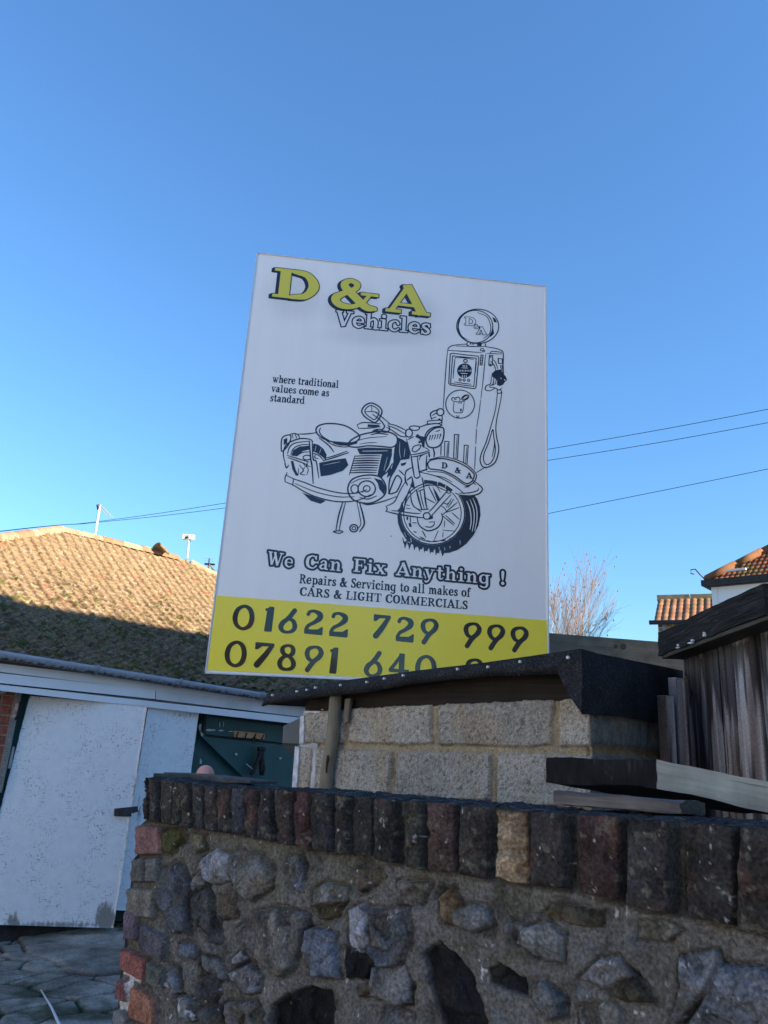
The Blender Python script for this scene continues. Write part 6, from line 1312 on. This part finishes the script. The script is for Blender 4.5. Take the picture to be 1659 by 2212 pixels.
# brick house farther away
HB = vplane(1421, 1344, 34.0, 1533, 1342, 33.1); 
if HB.t[0] < 0: HB.t = -HB.t
hb_ = thing('brick_house', 'yellow brick house with a brown pantiled roof and grey downpipe, beside the white clad house', 'house', tuple(HB.pt(3, 0, -3)))
eB = HB.hit(1421, 1346)[2]; rB = HB.off(-2.6).hit(1421, 1300)[2]; print('house B', eB, rB)
yb_ = NT('yellow_stock_brick', .92, .15); _b = yb_.n('ShaderNodeTexBrick', Scale=1.0, **{'Mortar Size': .028, 'Brick Width': .42, 'Row Height': .17, 'Bias': -.2}); yb_.l(yb_.co(attr='gc'), _b.inputs[0])
_b.inputs['Color1'].default_value = (.05, .04, .03, 1); _b.inputs['Color2'].default_value = (.34, .24, .10, 1); _b.inputs['Mortar'].default_value = (.50, .40, .22, 1); yb_.base(_b.outputs[0]); yb_ = yb_.m
LB, DB = 8.5, 5.4
mb = MB(); f = [(0, 0), (LB, 0), (LB, eB), (0, eB)]; mb.prism([HB.pt(u, z, 0) for u, z in f], [HB.pt(u, z, -DB) for u, z in f], G=[(u, z, 0) for u, z in f]+[(u, z, DB) for u, z in f])
g_ = [HB.pt(0, eB, 0), HB.pt(0, eB, -DB), HB.pt(0, rB, -DB/2)]; mb.prism(g_, [p+HB.t*.2 for p in g_], G=[(0, p[2], 0) for p in g_]*2)
g_ = [p+HB.t*LB for p in g_]; mb.prism(g_, [p-HB.t*.2 for p in g_], G=[(0, p[2], 0) for p in g_]*2)
mb.build('wall', yb_, hb_)
rolled('tiled_roof', HB.pt(-.15, eB-.05, .25), HB.t*(LB+.3), HB.pt(0, rB+.12, -DB/2)-HB.pt(0, eB-.05, .25), 30, 6, tile_c, hb_, .085, (.20, .105, .06), 7)
rolled('tiled_roof', HB.pt(-.15, eB-.05, -DB-.25), HB.t*(LB+.3), HB.pt(0, rB+.12, -DB/2)-HB.pt(0, eB-.05, -DB-.25), 30, 6, tile_c, hb_, .06, (.34, .19, .10), 8)
mb = MB()
for k in range(6): mb.box(HB.pt(-.2+k*1.5, rB+.06, -DB/2-.16), HB.t*1.46, HB.n*.32, (0, 0, .26))
mb.build('ridge_tile', m_plain('ridge_mortar', (.20, .15, .08), (.42, .32, .16), 3, .9, bump=.4), hb_)
mb = MB(); mb.tube([HB.pt(-.34, eB-.02, .30), HB.pt(LB+.4, eB-.02, .36)], .10, 8); mb.build('gutter', blackg, hb_, True)
mb = MB(); u_ = HB.uv(HB.hit(1436, 1355))[0]; mb.tube([HB.pt(u_, eB-.05, .12), HB.pt(u_, 0, .12)], .09, 8); mb.build('downpipe', m_plain('grey_pipe', (.28, .28, .30), (.36, .36, .38), 3, .5), hb_, True)

# ================================================================== bare tree
ty = 24.0
base = at(1186, 1560, ty); base[2] = 0
bark = m_plain('bare_bark', (.15, .09, .05), (.30, .20, .12), 6, .9, .1, 0)
tree = thing('bare_tree', 'leafless tree with a fan of fine pale twigs behind the right side of the sign', 'tree', tuple(base))
rs = random.Random(11); TR = MB(); TW = MB(); LF = MB()
def grow(p, d, L, r, depth):
    pts = [p]; q = np.array(p)
    n = 4 if depth < 4 else 3
    for i in range(n):
        d = d+np.array([rs.uniform(-.10, .10), rs.uniform(-.10, .10), .05+rs.uniform(-.05, .05)]); d /= np.linalg.norm(d); q = q+d*L/n; pts.append(q)
    rr = np.linspace(r, r*.58, n+1)
    (TR if depth < 2 else TW).tube(pts, list(rr), 6 if depth < 2 else 4 if depth < 4 else 3, cap=False)
    if depth >= 6 or r < .0042:
        if rs.random() < .10:
            a = q; LF.add([a, a+np.array([.03, 0, -.05]), a+np.array([0, .02, -.09]), a+np.array([-.02, 0, -.04])], [(0, 1, 2, 3)])
        return
    kids = (3 if depth < 5 else 2)+(rs.random() < .55)
    for k in range(kids):
        i = rs.choice(range(1, n+1)) if k else n
        sp = .22 if k == 0 else rs.uniform(.24, .52)
        az = rs.uniform(0, 2*math.pi); side = np.cross(d, [math.cos(az), math.sin(az), .3]); side /= np.linalg.norm(side)
        nd = d*math.cos(sp)+side*math.sin(sp); grow(pts[i], nd/np.linalg.norm(nd), L*rs.uniform(.66, .86), max(rr[i]*rs.uniform(.5, .68), .0042), depth+1)
ttop = at(1230, 1185, ty)[2]; print('tree top', ttop)
TR.tube([base, base+np.array([.05, 0, 1.3]), base+np.array([.0, .1, 2.2])], [.17, .14, .12], 10)
for k in range(6):
    a = k*1.05+.3; grow(base+np.array([0, .05, 1.9+.08*k]), np.array([.27*math.cos(a), .27*math.sin(a), .96]), 1.78+.2*(k % 3), .095, 1)
for q in (TR, TW, LF): q.V = [base+(v-base)*np.array([.80, .80, .895]) for v in q.V]
TR.build('trunk', bark, tree, True)
TW.build('crown', m_plain('pale_twig', (.22, .135, .08), (.36, .24, .15), 5, .9, .1, 0), tree, True)
LF.build('dry_leaf', m_plain('dry_leaf', (.22, .10, .04), (.34, .16, .07), 9, .9, .1, 0), tree)['kind'] = 'stuff'

# ================================================================== unseen houses added around the camera for shade, bounce and reflections
tile_d = m_plain('slate_roof', (.05, .05, .055), (.10, .095, .095), 3, .8, bump=.3)
def house(name, label, o, along, out, L, D, eave, ridge, wall_m, roof_m, nwin, chim=True):
    o = np.array(o, float); along = np.array(along, float); out = np.array(out, float); h = thing(name, label, 'house', tuple(o+along*L/2-out*D/2))
    mb = MB(); up = np.array([0, 0, 1.])
    def P(u, k, z): return o+along*u+out*k+up*z
    f = [(0, 0), (-D, 0), (-D, eave), (-D/2, ridge-.12), (0, eave)]
    mb.prism([P(0, k, z) for k, z in f], [P(L, k, z) for k, z in f], G=[(k, z, 0) for k, z in f]+[(k, z, L) for k, z in f])
    # long walls carry their own brick coordinates
    mb.prism([P(0, .01, 0), P(L, .01, 0), P(L, .01, eave), P(0, .01, eave)], [P(0, -.01, 0), P(L, -.01, 0), P(L, -.01, eave), P(0, -.01, eave)], G=[(0, 0, 0), (L, 0, 0), (L, eave, 0), (0, eave, 0)]*2)
    mb.build('wall', wall_m, h)
    for sgn, k0 in ((1, .3), (-1, -D-.3)):
        a = P(-.1, k0, eave-.1); mb = MB(); s_ = P(-.1, -D/2, ridge)-a; nn_ = np.cross(along, s_); nn_ /= np.linalg.norm(nn_); nn_ = nn_ if nn_[2] > 0 else -nn_
        mb.box(a, along*(L+.2), s_, nn_*.08); mb.build('roof', roof_m, h)
    gl_ = m_plain('window_glass', (.01, .012, .015), None, 5, .08, .6, 0); wf = m_plain('window_white', (.6, .6, .6), (.7, .7, .7), 5, .5)
    for k in range(nwin):
        for z in (.9, 3.6):
            u = L*(k+.5)/nwin-.6; fr = MB()
            if z < 1 and k % 2 == 1:
                dmb = MB(); dmb.box(P(u, .03, 0), along*.95, out*.06, up*2.1); dmb.build('door', m_plain('door_paint', (.02, .05, .09), (.03, .07, .12), 4, .5), h); continue
            for (a, b, c, d_) in ((0, 0, 1.2, .07), (0, 1.23, 1.2, .07), (0, .07, .07, 1.16), (1.13, .07, .07, 1.16), (.57, .07, .06, 1.16)): fr.box(P(u+a, .02, z+b), along*c, out*.06, up*d_)
            f_ = fr.build('window', wf, h); MB().box(P(u+.07, .018, z+.07), along*1.06, out*.02, up*1.16).build('pane', gl_, f_)
    if not chim: return h
    mb = MB(); c_ = P(L*.2, -D/2-.3, ridge-.5); mb.box(c_, along*.9, out*.6, up*1.5)
    for q in (.15, .55): mb.tube([c_+along*q+out*.3+up*1.49, c_+along*q+out*.3+up*1.8], .1, 8)
    mb.build('chimney', wall_m, h); return h
rb = NT('street_brick', .92, .15); _b = rb.n('ShaderNodeTexBrick', Scale=1.0, **{'Mortar Size': .01, 'Brick Width': .225, 'Row Height': .075}); rb.l(rb.co(attr='gc'), _b.inputs[0])
_b.inputs['Color1'].default_value = (.28, .13, .08, 1); _b.inputs['Color2'].default_value = (.20, .09, .06, 1); _b.inputs['Mortar'].default_value = (.34, .30, .25, 1); rb.base(_b.outputs[0]); rb = rb.m
# unseen row added on the right to shade the garage roof and yard
sh_dir = np.array([math.sin(SUN_AZ), math.cos(SUN_AZ), 0.]); tA = GP.t/np.linalg.norm(GP.t)
sA = GP.pt(.47, 0, -1.33); zs_ = Z0+prof(1.33)
dist = 12.5; rp = sA+sh_dir*dist; rzz = zs_+dist*math.tan(SUN_EL); rp[2] = 0; print('shade ridge', rp, rzz)
nA = -GP.n if np.dot(-GP.n, [-1, 0, 0]) > 0 else GP.n
outw = np.array([-tA[1], tA[0], 0]); outw = outw if outw[0] < 0 else -outw
SPLIT = -1.0
render_m = m_plain('cream_render', (.78, .77, .74), (.84, .83, .81), .6, .9, .2, .1)
house('roof_shade_house', 'rendered terraced house added unseen at the right to shade the garage roof', rp+tA*SPLIT+outw*2.6, tA, outw, 8.5, 5.2, rzz-1.9, rzz, render_m, tile_d, 3, False)
house('sign_shade_house', 'taller rendered house added unseen beside the terraced one to shade the sign', rp+tA*(SPLIT-5.05)+outw*2.6, tA, outw, 5., 5.2, rzz-1.1, rzz+.75, render_m, tile_d, 2, False)  # unseen, added to keep the sun off the sign
house('reflected_house', 'low brick building added unseen behind the camera for the reflections in the sign', (4.2, -21, 0), (-.6, .8, 0), (.8, .6, 0), 13, 6.5, 3.0, 5.2, rb, tile_d, 4)  # unseen building added for the sign's gloss to mirror
house('bounce_house', 'cream rendered house added unseen at the left to bounce light into the shade', (-9.5, -1.0, 0), (0, -1, 0), (1, 0, 0), 15, 7, 6.4, 9.0, render_m, tile_d, 5)  # unseen pale wall added to bounce sunlight onto the shaded sign and wall
